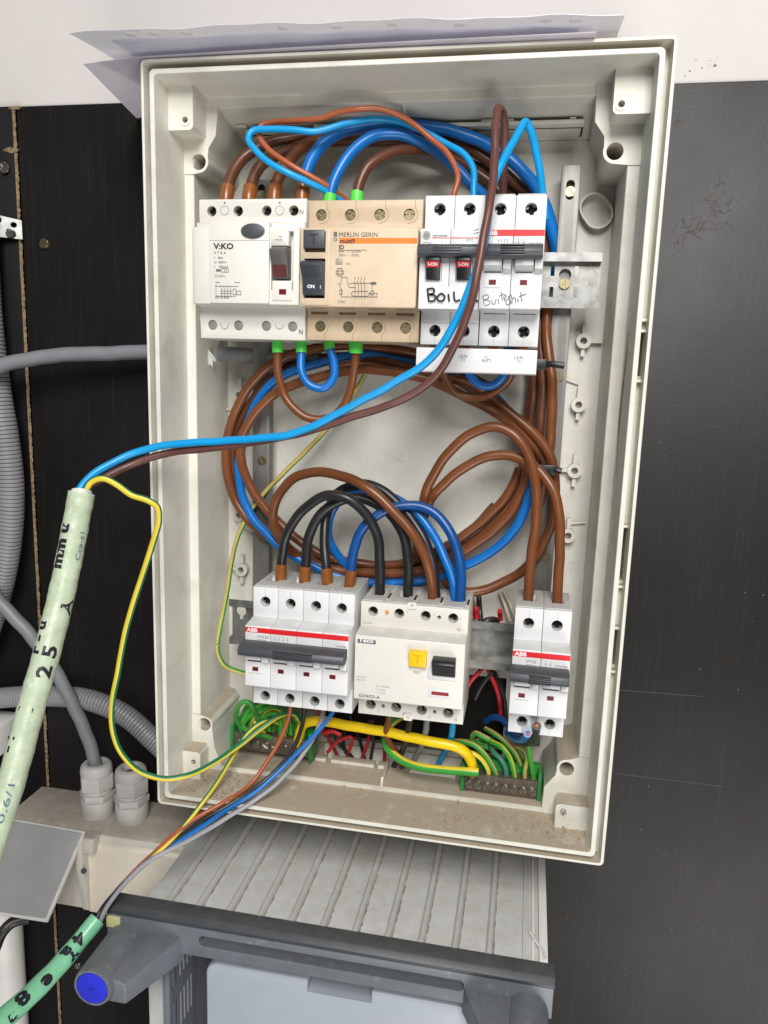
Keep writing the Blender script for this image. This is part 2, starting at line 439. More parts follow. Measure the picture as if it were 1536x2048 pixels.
# torn laminate patch near the top of the left board
def blob(cx, cz, rx_, rz, n=22, jag=.35):
    return [(cx+rx_*(1+random.uniform(-jag, jag))*math.cos(2*math.pi*i/n), cz+rz*(1+random.uniform(-jag, jag))*math.sin(2*math.pi*i/n)) for i in range(n)]
cx, cz = F(20, 300, BT-2); G().prism(blob(cx+1, cz, 6, 1.7), BT-1.6, BT-1.2).obj('torn_patch', m_chip, lb, smooth=0)
cx, cz = F(30, 216, BT-2); G().prism(blob(cx, cz-.3, 4.5, 1.4), BT-1.6, BT-1.2).obj('torn_patch', m_chip, lb, smooth=0)
# fine scratches and cobweb wisps on the right-hand board
wb = bpy.data.objects['wall_board']
for k, (a, b_) in enumerate((((1225, 1379), (1405, 1393)), ((1232, 1547), (1445, 1573)))):
    p, q = F(*a, BT), F(*b_, BT)
    strokes(wb, mat('scratch', (78, 76, 78), .6), [[p, q]], BT, .35, 'scratch', lift=.1)
def wisp(cx, cz, size, n, seed):
    rnd = random.Random(seed); g = G()
    for i in range(n):
        x, z = cx+rnd.uniform(-size, size)*.5, cz+rnd.uniform(-size, size)*.5; a = rnd.uniform(0, 6.3); pts = []
        for j in range(rnd.randint(3, 6)):
            pts.append((x, BT-.2-rnd.uniform(0, .6), z)); a += rnd.uniform(-.5, .5); x += size*.13*math.cos(a); z += size*.13*math.sin(a)
        g.tube(spline(pts, 3), rnd.uniform(.04, .09), 4)
    return g
webs = [(1230, 180, 8, 5), (1360, 240, 9, 7), (1430, 385, 15, 10), (1380, 460, 16, 22), (1440, 430, 12, 14), (1350, 500, 10, 8), (1465, 1320, 7, 12), (1478, 1120, 4, 6), (1125, 1760, 6, 3), (1130, 1830, 9, 8), (1170, 1875, 6, 4), (1210, 1875, 4, 4), (1490, 1640, 7, 5), (1520, 1975, 4, 6), (1300, 900, 5, 3), (1425, 130, 6, 3)]
g = G()
for i, (u, v, s_, n) in enumerate(webs):
    x, z = F(u, v, BT); q = wisp(x, z, s_, n, i); g.add(q.v, q.f)
g.uv = None
o = g.obj('cobweb', m_web, None, smooth=0); o['kind'] = 'stuff'; tag(o, 'thin brown cobweb wisps clinging to the black board', 'cobweb')
g = G()
rn = random.Random(3)
for i in range(170):
    u, v = rn.uniform(1230, 1536), rn.uniform(180, 2048)
    if u < 1350-.09*(v-100)+20: continue
    x, z = F(u, v, BT); r_ = rn.choice((.1, .12, .15, .15, .2, .25, .45)); g.prism(blob(x, z, r_, r_, 7), BT-.25, BT-.02)
for u, v, r_ in ((1430, 132, .9), (1405, 136, .5), (1380, 143, .5), (1392, 120, .4), (1370, 152, .4)):
    x, z = F(u, v, WT); g.prism(blob(x, z, r_, r_, 9), WT-.3, WT-.02)
o = g.obj('dirt_speck', mat('speck', (120, 108, 98), .8), None, smooth=0); o['kind'] = 'stuff'; tag(o, 'tiny dirt specks stuck on the black board and white wall', 'dirt')

# ================================================================== ENCLOSURE
EW, EH = 304.4, 482.3
enc = root('enclosure', 'open beige plastic electrical enclosure screwed to the black board', 'enclosure', EW/2, 96, EH)
def ringpts(ins, Y, r):
    l, rr, t, b = ins
    return [(x, Y, z) for x, z in rrect(l, EW-rr, t, EH-b, r, 4)]
rings = [((0,)*4, 96.5, 3), ((0,)*4, .4, 3), ((.4,)*4, 0, 2.8), ((1.9,)*4, 0, 1.6), ((2.3,)*4, 12, 1.4), ((5.6,)*4, 12, 3), ((5.8,)*4, -.2, 3), ((6.1,)*4, -.5, 3),
         ((8.4,)*4, -.5, 2.2), ((8.7,)*4, -.2, 2.2), ((9.8,)*4, 37.5, 2), ((10.2,)*4, 38, 2), ((15.6, 16.5, 15.4, 12.6), 38, 1.5), ((16, 17, 16, 13), 38.6, 1.5), ((17, 18.5, 25, 14), 92, 2)]
g = G(); n = 20
vs = [p for i, (a, y, r) in enumerate(rings) for p in ringpts(a, y, r)]
fs = [(i*n+k, i*n+(k+1) % n, (i+1)*n+(k+1) % n, (i+1)*n+k) for i in range(len(rings)-1) for k in range(n)]
fs += [tuple(range(n-1, -1, -1)), tuple((len(rings)-1)*n+k for k in range(n))]
g.add(vs, fs)
ct = G()
ct.box(98, 206, 67, 90, 462, 490)                      # cable entry in the floor
ct.box(96, 236, 80, 110, 400, 464)                        # cable opening low in the back
ct.box(300.1-2.6, 300.1+1.9, 10, 46, 150, 176)          # hinge slots in the right-hand groove
ct.box(300.1-2.6, 300.1+1.9, 10, 46, 266, 298)
ct.box(300.1-2.6, 300.1+1.9, 10, 46, 330, 352)
shell = g.obj('shell', m_box, enc, cut=ct, smooth=30)
for z0 in (144, 150, 178, 263, 300, 326, 354):          # small hinge ribs in the groove
    G().box(298.9, 302.3, 6.5, 12.5, z0, z0+1.6).obj('hinge_rib', m_box, enc, bevel=.3)
# back panel skin with its own wear
G().box(17.2, EW-18.8, 91.2, 92.3, 25.2, EH-14.3).obj('back_panel', m_box2, enc, cut=G().box(96, 236, 80, 110, 400, 464))
# corner blocks with mounting tubes
def lobe(cx, cz, r, a0, a1, n=7): return [(cx+r*math.cos(math.radians(a0+(a1-a0)*i/n)), cz+r*math.sin(math.radians(a0+(a1-a0)*i/n))) for i in range(n+1)]
corner = {
 'tl': ((19.8, 48.2), [(9, 9), (33.2, 9), (33.2, 15.5), (31.6, 32.5), (26.6, 40)]+lobe(19.8, 48.2, 6.6, -20, 80)+[(15.6, 55.5), (9, 55.5)]),
 'tr': ((279.7, 46.8), [(EW-9, 9), (266.7, 9), (266.7, 15), (267.2, 30.4), (273, 38)]+lobe(279.7, 46.8, 6.8, 200, 100)+[(288, 54.5), (EW-9, 54.5)]),
 'br': ((280.1, 438.3), [(EW-9, EH-9), (265.6, EH-9), (265.7, 469.5), (266.2, 453.3), (272.6, 446.7)]+lobe(280.1, 438.3, 6.6, 165, 275)+[(288, 429), (EW-9, 429)]),
 'bl': ((19.4, 437.6), [(9, EH-9), (33, EH-9), (33, 469.9), (27, 454.3)]+lobe(19.4, 437.6, 6.2, 20, -80)+[(15.5, 430.5), (9, 430.5)])}
for k, ((cx, cz), poly) in corner.items():
    G().ring(cx, cz, poly, 4.9, 37.2, 91.5, 28).obj('corner_block', m_box, enc, smooth=40)
    G().cyl(cx, cz, 4.85, 74, 80, 24).obj('tube_floor', m_box2, enc)
# cover screw posts
posts = {'tl': (9, 25.4, 9, 34.8, 20.3, 29), 'tr': (275.2, EW-9, 9, 32.8, 279.6, 27.6), 'br': (273.9, EW-9, 456, EH-9, 278.9, 460.5), 'bl': (9, 22.6, 452, EH-9, 17.6, 459.6)}
for k, (x0, x1, z0, z1, hx, hz) in posts.items():
    y0 = 17 if k[0] == 't' else 22
    poly = rrect(x0-1.5, x1+1.5 if k[1] == 'r' else x1, z0-(1.5 if k[0] == 't' else 0), z1+(1.5 if k[0] == 'b' else 0), 2.8, 4)
    if k[1] == 'r': poly = rrect(x0, x1+1.5, z0-(1.5 if k[0] == 't' else 0), z1+(1.5 if k[0] == 'b' else 0), 2.8, 4)
    g = G().ring(hx, hz, poly, 1.9, y0, 37.5, 20)
    g.ring(hx, hz, lobe(hx, hz, 3.6, 0, 342, 19), 1.9, y0-.5, y0+.2, 20)
    g.obj('screw_post', m_box, enc, bevel=0, smooth=30)
    G().cyl(hx, hz, 1.95, y0+6, y0+8, 14).obj('post_hole_floor', m_box2, enc)
screw(enc, posts['br'][4], posts['br'][5], 20.2, 2.0, m_screw, 'cross', 30)
# standoffs on the back panel
def standoff(x, z, arms):
    g = G().ring(x, z, lobe(x, z, 5.0, 0, 345, 23), 2.3, 84, 92)
    for dx, dz, l in arms:
        if dz: g.box(x-1.2, x+1.2, 86, 92, z+(4.2 if dz > 0 else -4.2-l), z+(4.2+l if dz > 0 else -4.2))
        else: g.box(x+(4.2 if dx > 0 else -4.2-l), x+(4.2+l if dx > 0 else -4.2), 86, 92, z-1.2, z+1.2)
    g.obj('standoff', m_box2, enc, smooth=35)
for u, v, ar in ((1168, 682, ((1, 0, 8), (0, 1, 6), (0, -1, 6))), (1158, 810, ((0, 1, 6), (0, -1, 8))), (1150, 942, ((-1, 0, 5), (0, 1, 7), (0, -1, 7))),
                 (1137, 1072, ((0, -1, 8), )), (478, 790, ((0, -1, 8), (0, 1, 3))), (478, 1030, ((0, 1, 5), )), (482, 1140, ((-1, 0, 5), (0, 1, 7), (0, -1, 7)))):
    x, z = F(u, v, 84); standoff(x, z, ar)
for (u0, v0, u1, v1) in ((1158, 768, 1130, 758), (1140, 1048, 1172, 1046), (478, 1060, 508, 1075), (462, 820, 452, 818)):
    a, b_ = F(u0, v0, 88), F(u1, v1, 88)
    G().tube([(a[0], 90, a[1]), (b_[0], 90, b_[1])], 1.2, 8).obj('back_rib', m_box2, enc)
# oval boss ring top right
cx, cz = F(1193, 422, 84)
def stadium(cx, cz, r, l, ang, n=10):
    o = []
    for s_ in (1, -1):
        for i in range(n+1):
            a = math.radians(-90+180*i/n)+(0 if s_ == 1 else math.pi)
            o.append((s_*l+r*math.cos(a), r*math.sin(a)))
    c, s2 = math.cos(ang), math.sin(ang); return [(cx+x*c-z*s2, cz+x*s2+z*c) for x, z in o]
po, pi_ = stadium(cx, cz, 9.2, 2.6, .9), stadium(cx, cz, 8.2, 2.6, .9); m_ = len(po); g = G()
vs = [(x, y, z) for y in (83, 92) for pl in (po, pi_) for x, z in pl]
g.add(vs, [f for i in range(m_) for j in [(i+1) % m_] for f in ((i, j, m_+j, m_+i), (i, 2*m_+i, 2*m_+j, j), (m_+i, m_+j, 3*m_+j, 3*m_+i))])
g.obj('oval_boss', m_box2, enc)
# cable-entry flaps: ceiling
def ceilz(y): return 16+9*(y-38.6)/53.4
def flap(x0, x1, y0, y1, z, t, nm='entry_flap', mt=m_box): return G().box(x0, x1, y0, y1, z-t, z+t).obj(nm, mt, enc, bevel=.4)
flap(42, 150, 62, 84, ceilz(72)+1.5, 1.1); flap(37, 44, 58, 62, ceilz(60)+1, .9)
flap(164, 262, 58, 86, ceilz(72)+1.8, 1.2)
for x0, x1 in ((166, 195), (222, 250)): flap(x0, x1, 61, 65, ceilz(63)+3, 1.6, 'flap_catch')
for x0, x1 in ((199, 210), (212, 219), (253, 257), (48, 60), (90, 110), (124, 140)): flap(x0, x1, 59, 62, ceilz(60)+2.2, 1.2, 'flap_catch')
for x0, x1, y0, y1 in ((167, 262, 66.2, 67.6), (260.6, 261.8, 67.8, 85.6), (43, 149, 66.5, 67.6)): G().box(x0, x1, y0, y1, ceilz(72)+2.2, ceilz(72)+3.15).obj('flap_gap', m_hole, enc)
G().prism([(38, 13.5), (66, 15), (66, 21), (44, 19.5)], 151.5, 153.6, 'x').obj('ceiling_rib', m_box, enc, bevel=.3)
# floor: flaps, divider
for x0, x1 in ((98, 106), (110, 143), (146, 151), (170, 204)): G().box(x0, x1, 60, 67.5, 465.6, 468.6).obj('floor_catch', m_box, enc, bevel=.4)
G().prism([(37.8, 470), (66, 469), (66, 462), (41, 463.5)], 152, 154, 'x').obj('floor_rib', m_box, enc, bevel=.3)
rq = random.Random(21)
def scuffs(n, u0, u1, v0, v1, Y, cols, wd):
    for k, col in enumerate(cols):
        ls = []
        for i in range(n):
            x, z = F(rq.uniform(u0, u1), rq.uniform(v0, v1), Y); a = rq.gauss(1.2, .8); l = rq.uniform(2, 11)
            ls.append([(x, z), (x+l*.5*math.cos(a)+rq.uniform(-.6, .6), z+l*.5*math.sin(a)), (x+l*math.cos(a), z+l*math.sin(a))])
        strokes(enc, mat('scuff %d %d %d' % col, col, .7), ls, Y, wd, 'scuff_mark', .05+.03*k)
scuffs(26, 560, 1050, 780, 1120, 91.2, ((190, 184, 170), (232, 229, 220)), .3)
# rust-brown streak down the right inner wall
rs = G(); vs = []
zz = [150+i*3.2 for i in range(28)]
for i, z in enumerate(zz):
    f = math.sin(math.pi*min(1, (i+1)/28)); y = 30+3*math.sin(z*.07); wd = (1.2+2.8*f)*(1 if i < 20 else .5)
    x = lambda yy: EW-8.7-1.1*(yy+.2)/37.7-.06
    vs += [(x(y-wd), y-wd+random.uniform(-.4, .4), z), (x(min(36.5, y+wd)), min(36.5, y+wd+random.uniform(-.5, .5)), z)]
rs.add(vs, [(2*i, 2*i+1, 2*i+3, 2*i+2) for i in range(27)]); rs.obj('clay_stain', mat('clay stain', (176, 138, 108), .8, var=.15), enc, smooth=0)
# debris lying on the enclosure floor
g = G(); rn = random.Random(11)
for i in range(420):
    x = rn.choice((rn.uniform(30, 290), rn.uniform(200, 292), rn.uniform(20, 60))); y = rn.uniform(2, 36); z = EH-9.75+(-1.1*(y/37.7))
    s_ = rn.choice((.2, .25, .3, .35, .5, .8)); g.box(x-s_, x+s_*rn.uniform(.4, 1.3), y-s_*.7, y+s_*.7, z-s_*.9, z+.2)
for i in range(90):
    x = rn.uniform(60, 262); y = rn.uniform(40, 60); z = EH-13.1; s_ = rn.choice((.2, .3, .4)); g.box(x-s_, x+s_, y-s_, y+s_, z-s_*1.2, z+.3)
o = g.obj('debris', m_debris, None, smooth=0); o['kind'] = 'stuff'; tag(o, 'scattered crumbs and dust on the enclosure floor', 'debris')

# mounting strips (vertical aluminium) with screws
def strip(x0, x1, z0, z1, scr, label):
    r_ = root('mounting_strip', label, 'mounting strip', (x0+x1)/2, 78, z1, 'vertical mounting strips')
    ct = G()
    for z, kind in scr:
        if kind: ct.prism(rrect((x0+x1)/2-2.6, (x0+x1)/2+2.6, z-7, z+5, 2.5, 4), 64, 80)
    G().box(x0, x1, 68, 77.5, z0, z1).obj('bar', m_alu, r_, bevel=.5, cut=ct if ct.v else None)
    G().box(x0+1, x1-1, 77.6, 91, z0+2, z0+14).obj('foot', m_box2, r_); G().box(x0+1, x1-1, 77.6, 91, z1-14, z1-2).obj('foot', m_box2, r_)
    for z, kind in scr: screw(r_, (x0+x1)/2+(0 if kind else 1), z, 67.2 if not kind else 67.4, 3.3, m_brass, 'slot', random.uniform(0, 90), 9)
strip(250.6, 262.6, 45.8, 440, ((62, 1), (178, 0), (300, 0)), 'grey aluminium vertical strip beside the bare rail end and oval boss')
strip(45.2, 57.6, 52, 440, ((62, 1), (244, 0), (301, 0)), 'grey aluminium vertical strip behind the coiled brown wires and oval-button device')

# DIN rails
def rail(x0, x1, z0, z1, label, slots, keyh):
    r_ = root('mounting_rail', label, 'rail', (x0+x1)/2, 65, z1)
    prof = [(57, z0), (58, z0), (58, z0+4.4), (64.5, z0+4.4), (64.5, z1-4.4), (58, z1-4.4), (58, z1), (57, z1), (57, z1-5.4), (63.4, z1-5.4), (63.4, z0+5.4), (57, z0+5.4)]
    ct = G()
    for sx, sz in slots: ct.box(sx-1.2, sx+1.2, 60, 70, sz-3.1, sz+3.1)
    for kx, kz in keyh: ct.cyl(kx, kz, 3.9, 60, 70, 18); ct.box(kx-1.6, kx+1.6, 60, 70, kz, kz+6.5)
    G().prism(prof, x0, x1, 'x').obj('profile', m_zinc, r_, cut=ct if ct.v else None, smooth=30)
    return r_
rl = rail(34, 278.8, 100.6, 134.6, 'galvanised steel rail carrying the oval-button and beige devices', ((249, 111), (264, 111), (249, 124), (264, 124)), ((257, 113.5), (273, 114)))
screw(rl, 257, 119, 61.6, 3.6, m_brass, 'slot', 80, 9)
rail(31, 262, 346.6, 381, 'galvanised steel rail carrying the yellow-button device', ((50, 360), ), ((38, 357), ))

# brass-screw earth terminal bars
def terminal(x0, x1, y, z, nn, label, ang):
    r_ = root('earth_terminal', label, 'terminal block', (x0+x1)/2, y+6, z+16)
    G().box(x0, x1, y+10, y+16, z-10, z+13).obj('carrier', m_tgreen, r_, bevel=.4)
    G().box(x0-1.2, x0+1.2, y-1, y+16, z-9, z+13.4).obj('end_cheek', m_tgreen, r_, bevel=.4)
    G().box(x1-1.2, x1+1.2, y-1, y+16, z-9, z+13.4).obj('end_cheek', m_tgreen, r_, bevel=.4)
    p = (x1-x0-3)/nn
    ct = G()
    for i in range(nn):
        cx = x0+1.5+p*(i+.5); seg = [(cx, y+4.5, z-5), (cx, y+4.5, z+3)]; ct.tube(seg, 1.7, 12)
    G().box(x0+1.3, x1-1.3, y, y+9.5, z-3, z+10).obj('bar', m_tbar, r_, bevel=.3, cut=ct)
    for i in range(nn): screw(r_, x0+1.5+p*(i+.5), z+4.4, y-1.9, 3.0, m_screw, 'slot', random.uniform(0, 180), 4)
    return r_
terminal(210, 263.4, 46, 458.5, 8, 'green earth terminal block with eight slotted screws beneath the narrow two pole breaker', 0)
terminal(35, 96, 52, 452, 8, 'green earth terminal block buried under curled green yellow wires', 0)

# ================================================================== DEVICES
def prof(zt, nz0, nz1, zb, ny=-2., sh=13., hump=0):
    return [(57, zt), (sh, zt), (sh, nz0-1.6), (ny+.3, nz0), (ny, nz0+.8), (ny, nz1-.6), (ny+.5, nz1), (sh, nz1+.4), (sh, zb), (57, zb)]
def pole_body(parent, x0, wd, P, holes, matr, topholes=True, name='pole_module', r=3.5, bevel=.35):
    ct = G()
    for hx, hz in holes: ct.cyl(hx, hz, r, 0, 24, 22)
    zt = P[0][1]
    if topholes: ct.box(x0+wd/2-3.6, x0+wd/2+3.6, 27, 38, zt-5, zt+9)
    return G().prism(P, x0+.12, x0+wd-.12, 'x').obj(name, matr, parent, bevel=bevel, cut=ct)
def hole_screw(parent, x, z, matr, y=17.5, r=3.3, kind='cross'):
    G().cyl(x, z, 3.45, y+1.8, y+2.6, 18).obj('screw_well', m_hole, parent)
    return screw(parent, x, z, y, r*.93, m_screw if matr is m_dscrew else matr, kind, random.uniform(0, 90), 2.2, base=False, gk=.27)
def seam(parent, x, zs, Y, matr=m_lgreyp):
    for z0, z1 in zs: plates(parent, matr, [(x-.1, x+.1, z0, z1, Y)], 'seam_line', .06)

def red_breaker(name, label, x0, n, zt, nz0, nz1, zb, hz0, hz1, rating, series, grip, open_lower=False, extra=None):
    r_ = root(name, label, 'circuit breaker', x0+17.5*n/2, 57, zb)
    P = prof(zt, nz0, nz1, zb)
    first = None
    for i in range(n):
        xa = x0+17.5*i
        if first is None: first = pole_body(r_, xa, 17.5, P, ((xa+8.75, hz0), (xa+8.75, hz1)), m_white)
        else: share('pole_module', first, 17.5*i, 0, 0, r_)
        hole_screw(r_, xa+8.75, hz0, m_dscrew); hole_screw(r_, xa+8.75, hz1, m_dscrew)
        seam(r_, xa+8.75, ((zt+.6, hz0-3.8), ), 13)
        # grey terminal cover on the top face and a thin groove at the lower shoulder
        G().box(xa+.8, xa+16.7, 14, 52, zt-1.0, zt-.05).obj('terminal_cover', m_top, r_, bevel=.3, cut=G().box(xa+4.6, xa+12.9, 26, 40, zt-3, zt+2))
        plates(r_, m_greyp, [(xa+2, xa+15, nz1+1.2, nz1+1.7, 13)], 'groove', .1)
        # rocker in its white housing below the linked bar, and the red window
        G().prism([(-2.2, nz0+16), (-7.5, nz0+17.5), (-7.8, nz0+21), (-5, nz0+22), (-2.1, nz0+23.6)], xa+2, xa+12.2, 'x').obj('rocker', m_white, r_, bevel=.4)
        G().prism([(-2.2, nz0+14), (-6.8, nz0+17), (-6.8, nz0+22.6), (-2.1, nz0+25)], xa+12.8, xa+17.2, 'x').obj('rocker_cheek', m_white, r_, bevel=.5)
        plates(r_, m_dgrey, [(xa+2.2, xa+12, nz0+23.7, nz0+24.5, -2.05)], 'rocker_gap', .12)
        g = G().box(xa+5.2, xa+9.2, -2.25, -1.8, nz0+28.2, nz0+30.9); g.obj('indicator_window', m_redw, r_)
        seam(r_, xa+8.75, ((nz1+2, nz1+3.5), (hz1+3.6, zb-.5)), 13)
    x1 = x0+17.5*n
    plates(r_, m_red, [(x0+.3, x1-.3, nz0+1.0, nz0+4.4, -2)], 'red_stripe', .13)
    lettering(r_, mat('white print', (245, 245, 245), .5, var=0), [('ABB', x0+1.5, nz0+3.9, -2.1, 2.5, 1.15, 'LEFT', .03)])
    lettering(r_, m_greyp, [(series, x0+8.5, nz0+7.9, -2, 1.9, 1.1), (rating, x0+8.2, nz0+11.2, -2, 2.5, 1.1), ('Vynckier', x1-1.2, nz0+8.9, -2, 1.5, 1.05, 'RIGHT')])
    dg_ = []
    for k in range(n):
        xx = x0+17.5+3+k*2.9
        if xx > x1-11: break
        dg_ += [[(xx, nz0+6), (xx, nz0+8)], [(xx-.7, nz0+8), (xx+.7, nz0+8)], [(xx, nz0+9), (xx+.8, nz0+10.6)], [(xx, nz0+10.6), (xx, nz0+12.6)]]
    strokes(r_, m_lgreyp, dg_, -2, .28, 'contact_diagram')
    plates(r_, m_lgreyp, [(x0+3+k*1.5, x0+4+k*1.5, nz0+32.3, nz0+32.8, -2) for k in range(6)], 'fine_print', .1)
    # linked handle bar
    hz = nz0+13.2
    g = G().prism([(-2.5, hz-4), (-9, hz-3.6), (-13, hz-1.8), (-14.2, hz+1), (-13, hz+3.6), (-9.5, hz+4.6), (-2.5, hz+4.6)], x0-.9, x1-.6, 'x')
    hb = g.obj('handle_bar', m_dgrey, r_, bevel=.6)
    for k in range(5):
        a = -.9+k*.42; G().box(grip[0], grip[1], -14.7, -12.4, hz-2.6+k*1.35, hz-1.9+k*1.35).obj('grip_rib', m_dgrey, hb, bevel=.2)
    return r_
# --- lower row
red_breaker('circuit_breaker', 'white four pole breaker with red stripe and long grey handle bar', 66, 4, 321.8, 344, 386, 404.6, 331.6, 398.6, 'C20', 'VY330', (89, 115))
b2 = red_breaker('circuit_breaker', 'narrow white two pole breaker with red stripe standing alone on the rail', 239.3, 2, 320.9, 343, 385.5, 404.6, 330.6, 396.5, 'C16', 'VY32', (250, 263))
# --- upper row right half
b3 = red_breaker('circuit_breaker', 'white two pole breaker with red stripe and pencilled handwriting', 207.6, 2, 75.8, 96.4, 140.8, 160.9, 83.4, 152.4, 'C25', 'VY32', (219, 232))
# pencil note
def pen(u, v): return F(u, v, -2)
hand = [[(966, 592), (969, 610)], [(966, 593), (975, 590), (978, 596), (969, 600), (979, 602), (980, 608), (970, 612)], [(984, 600), (985, 608), (990, 608), (993, 598)], [(997, 598), (998, 608)],
        [(1003, 584), (1005, 602)], [(999, 593), (1009, 588)], [(1008, 598), (1013, 594), (1011, 590), (1008, 595), (1011, 602), (1016, 598)], [(1017, 593), (1018, 600)], [(1018, 595), (1022, 590), (1024, 598)],
        [(1012, 602), (1014, 610), (1019, 608), (1021, 600), (1022, 608)], [(1024, 608), (1026, 597), (1031, 597), (1032, 606)], [(1036, 597), (1037, 605)], [(1042, 584), (1044, 604)], [(1038, 594), (1053, 588)]]
strokes(b3, m_greyp, [[pen(*q) for q in l] for l in hand], -2, .45, 'handwriting')

# --- grey/black toggled two pole breaker (marker label)
def toggle_breaker():
    x0, n, zt, nz0, nz1, zb = 172.3, 2, 75.6, 96.6, 141.2, 160.9
    r_ = root('circuit_breaker', 'white two pole breaker with black toggles, red tags and marker lettering', 'circuit breaker', x0+17.5, 57, zb)
    P = prof(zt, nz0, nz1, zb)
    for i in range(2):
        xa = x0+17.5*i; hz0, hz1 = 83.2, 152.6
        pole_body(r_, xa, 17.5, P, ((xa+8.75, hz0), (xa+8.75, hz1)), m_white)
        hole_screw(r_, xa+8.75, hz0, m_dscrew); hole_screw(r_, xa+8.75, hz1, m_dscrew)
        seam(r_, xa+8.75, ((zt+.6, hz0-3.8), (hz1+3.8, zb-.5), (nz1+1, nz1+6.5), (nz1+7.5, hz1-3.8)), 13)
        plates(r_, m_lgreyp, [(xa+.6, xa+17, nz1+6.8, nz1+7.1, 13)], 'groove', .08)
        t = G().prism([(-2.3, nz0+15), (-8, nz0+15.5), (-8.6, nz0+18.6), (-6.2, nz0+22.2), (-4.2, nz0+28.4), (-2.2, nz0+28.6)], xa+4.6, xa+12.6, 'x').obj('toggle', m_black, r_, bevel=.5)
        g = G(); g.add([(xa+4.9, -8.62, nz0+18.9), (xa+12.3, -8.62, nz0+18.9), (xa+12.3, -6.4, nz0+22.0), (xa+4.9, -6.4, nz0+22.0)], [(0, 1, 2, 3)])
        g.obj('red_tag', m_red, t, smooth=0)
        vs, fs = glyphs('I-ON', 1.75, 1.05, 'CENTER', .03)
        g = G(); g.add([(xa+8.6+a, -8.75+(2.2/3.1)*(1.0+.15+(1.75-b)) - .1-.6, nz0+18.9+.65+(1.75-b)) for a, b in vs], fs); g.obj('lettering', mat('white print', (245, 245, 245), .5, var=0), t, smooth=0)
        plates(r_, m_lgreyp, [(xa+3.6, xa+4.3, nz0+15, nz0+29.3, -2), (xa+12.9, xa+13.5, nz0+15, nz0+29.3, -2)], 'toggle_slot', .06)
    x1 = x0+35
    # bar
    hz = nz0+12.4
    hb = G().prism([(-2.5, hz-3), (-9, hz-2.8), (-11.5, hz-1), (-11.5, hz+3), (-9.5, hz+4), (-2.5, hz+4)], x0-.2, x1+.1, 'x').obj('handle_bar', m_dgrey, r_, bevel=.5)
    for k in range(3): G().box(x0+9, x0+25, -12.1, -11.2, hz-1+k*1.4, hz-.2+k*1.4).obj('grip_rib', m_dgrey, hb, bevel=.2)
    # print
    G().ring(x0+3.6, nz0+3.9, lobe(x0+3.6, nz0+3.9, 2.4, 0, 345, 23), 2.0, -2.12, -1.9).obj('emblem', m_lgreyp, r_)
    G().cyl(x0+3.6, nz0+3.9, 1.8, -2.08, -1.9).obj('emblem', m_lgreyp, r_)
    lettering(r_, m_lgreyp, [('GE', x0+2.4, nz0+4.7, -2.1, 1.5)])
    lettering(r_, m_greyp, [('vynckier', x0+7, nz0+4.6, -2, 1.7, 1.15, 'LEFT', .02), ('C20', x0+1.6, nz0+9.4, -2, 1.9, 1.1), ('EP32', x0+26.5, nz0+7.2, -2, 1.5)])
    plates(r_, m_red, [(x0+7, x0+17.2, nz0+5.0, nz0+5.5, -2), (x0+17.8, x0+33, nz0+5.0, nz0+5.5, -2)], 'red_line', .1)
    strokes(r_, m_greyp, [[(x0+30+a, nz0+1.4+b), (x0+31.6+a, nz0+1.0+b)] for a, b in ((0, 0), (1.5, -.4), (.3, 1.6), (1.9, 1.2))], -2, .4, 'print_mark')
    strokes(r_, m_lgreyp, [[(x0+12.5+a, nz0+6.6), (x0+12.5+a, nz0+9.6)] for a in (0, 2)]+[[(x0+8, nz0+8.6), (x0+10.5, nz0+8.6)], [(x0+8, nz0+9.6), (x0+10.5, nz0+9.6)]], -2, .3, 'contact_diagram')
    plates(r_, m_lgreyp, [(x0+1.4, x0+5.6, nz0+10.2, nz0+10.5, -2)], 'fine_print', .1)
    # clear label holder with marker writing
    G().box(x0+.5, x1-.3, -3.4, -2.1, nz1-12.6, nz1+.2).obj('label_window', m_clear, r_, bevel=.3)
    plates(r_, mat('label paper', (244, 244, 244), .5, var=.01), [(x0+.7, x1-.5, nz1-12.3, nz1-.2, -2.1)], 'label_strip', .08)
    hw = [[(855, 577), (858, 602)], [(855, 578), (868, 578), (867, 587), (858, 589), (871, 592), (869, 601), (857, 603)], [(881, 588), (875, 594), (877, 601), (885, 602), (890, 594), (885, 588), (880, 588)],
          [(897, 588), (899, 603)], [(908, 583), (911, 602), (921, 600)], [(930, 583), (931, 602), (938, 601)], [(930, 592), (937, 591)], [(930, 583), (938, 582)], [(944, 584), (946, 603)], [(944, 584), (952, 585), (951, 592), (946, 593), (956, 604)]]
    strokes(r_, m_marker, [[F(a, b, -3.5) for a, b in l] for l in hw], -3.45, 1.15, 'handwriting', .05)
toggle_breaker()

# comb busbar cover under the two right-hand breakers
bc = root('busbar_cover', 'white comb busbar cover strip under the black toggled breaker', 'busbar cover', 207.5, 20, 177)
G().prism([(4, 163), (4.2, 176.8), (6.5, 177.4), (30, 177.4), (30, 175.6), (7.5, 175.4), (6.4, 173), (6.2, 163)], 171.6, 242.6, 'x').obj('cover', m_white, bc, bevel=.35)
for i in range(4):
    G().box(178+17.6*i, 184+17.6*i, 17, 19, 158, 166).obj('comb_tooth', m_copper, bc)
its = []
for i, (a, b_) in enumerate((('L1', 'L2/N'), ('L2/N', 'L1'), ('L1', 'L2/N'), ('L2/N', 'L1'))):
    x = (177.5, 196.5, 210.5, 229)[i]; its += [(a, x+3, 168.3, 3.9, 1.7, 1.1, 'CENTER'), (b_, x+3, 168.9, 3.9, 1.7, 1.1, 'CENTER', 0, 180)]
lettering(bc, m_greyp, its)

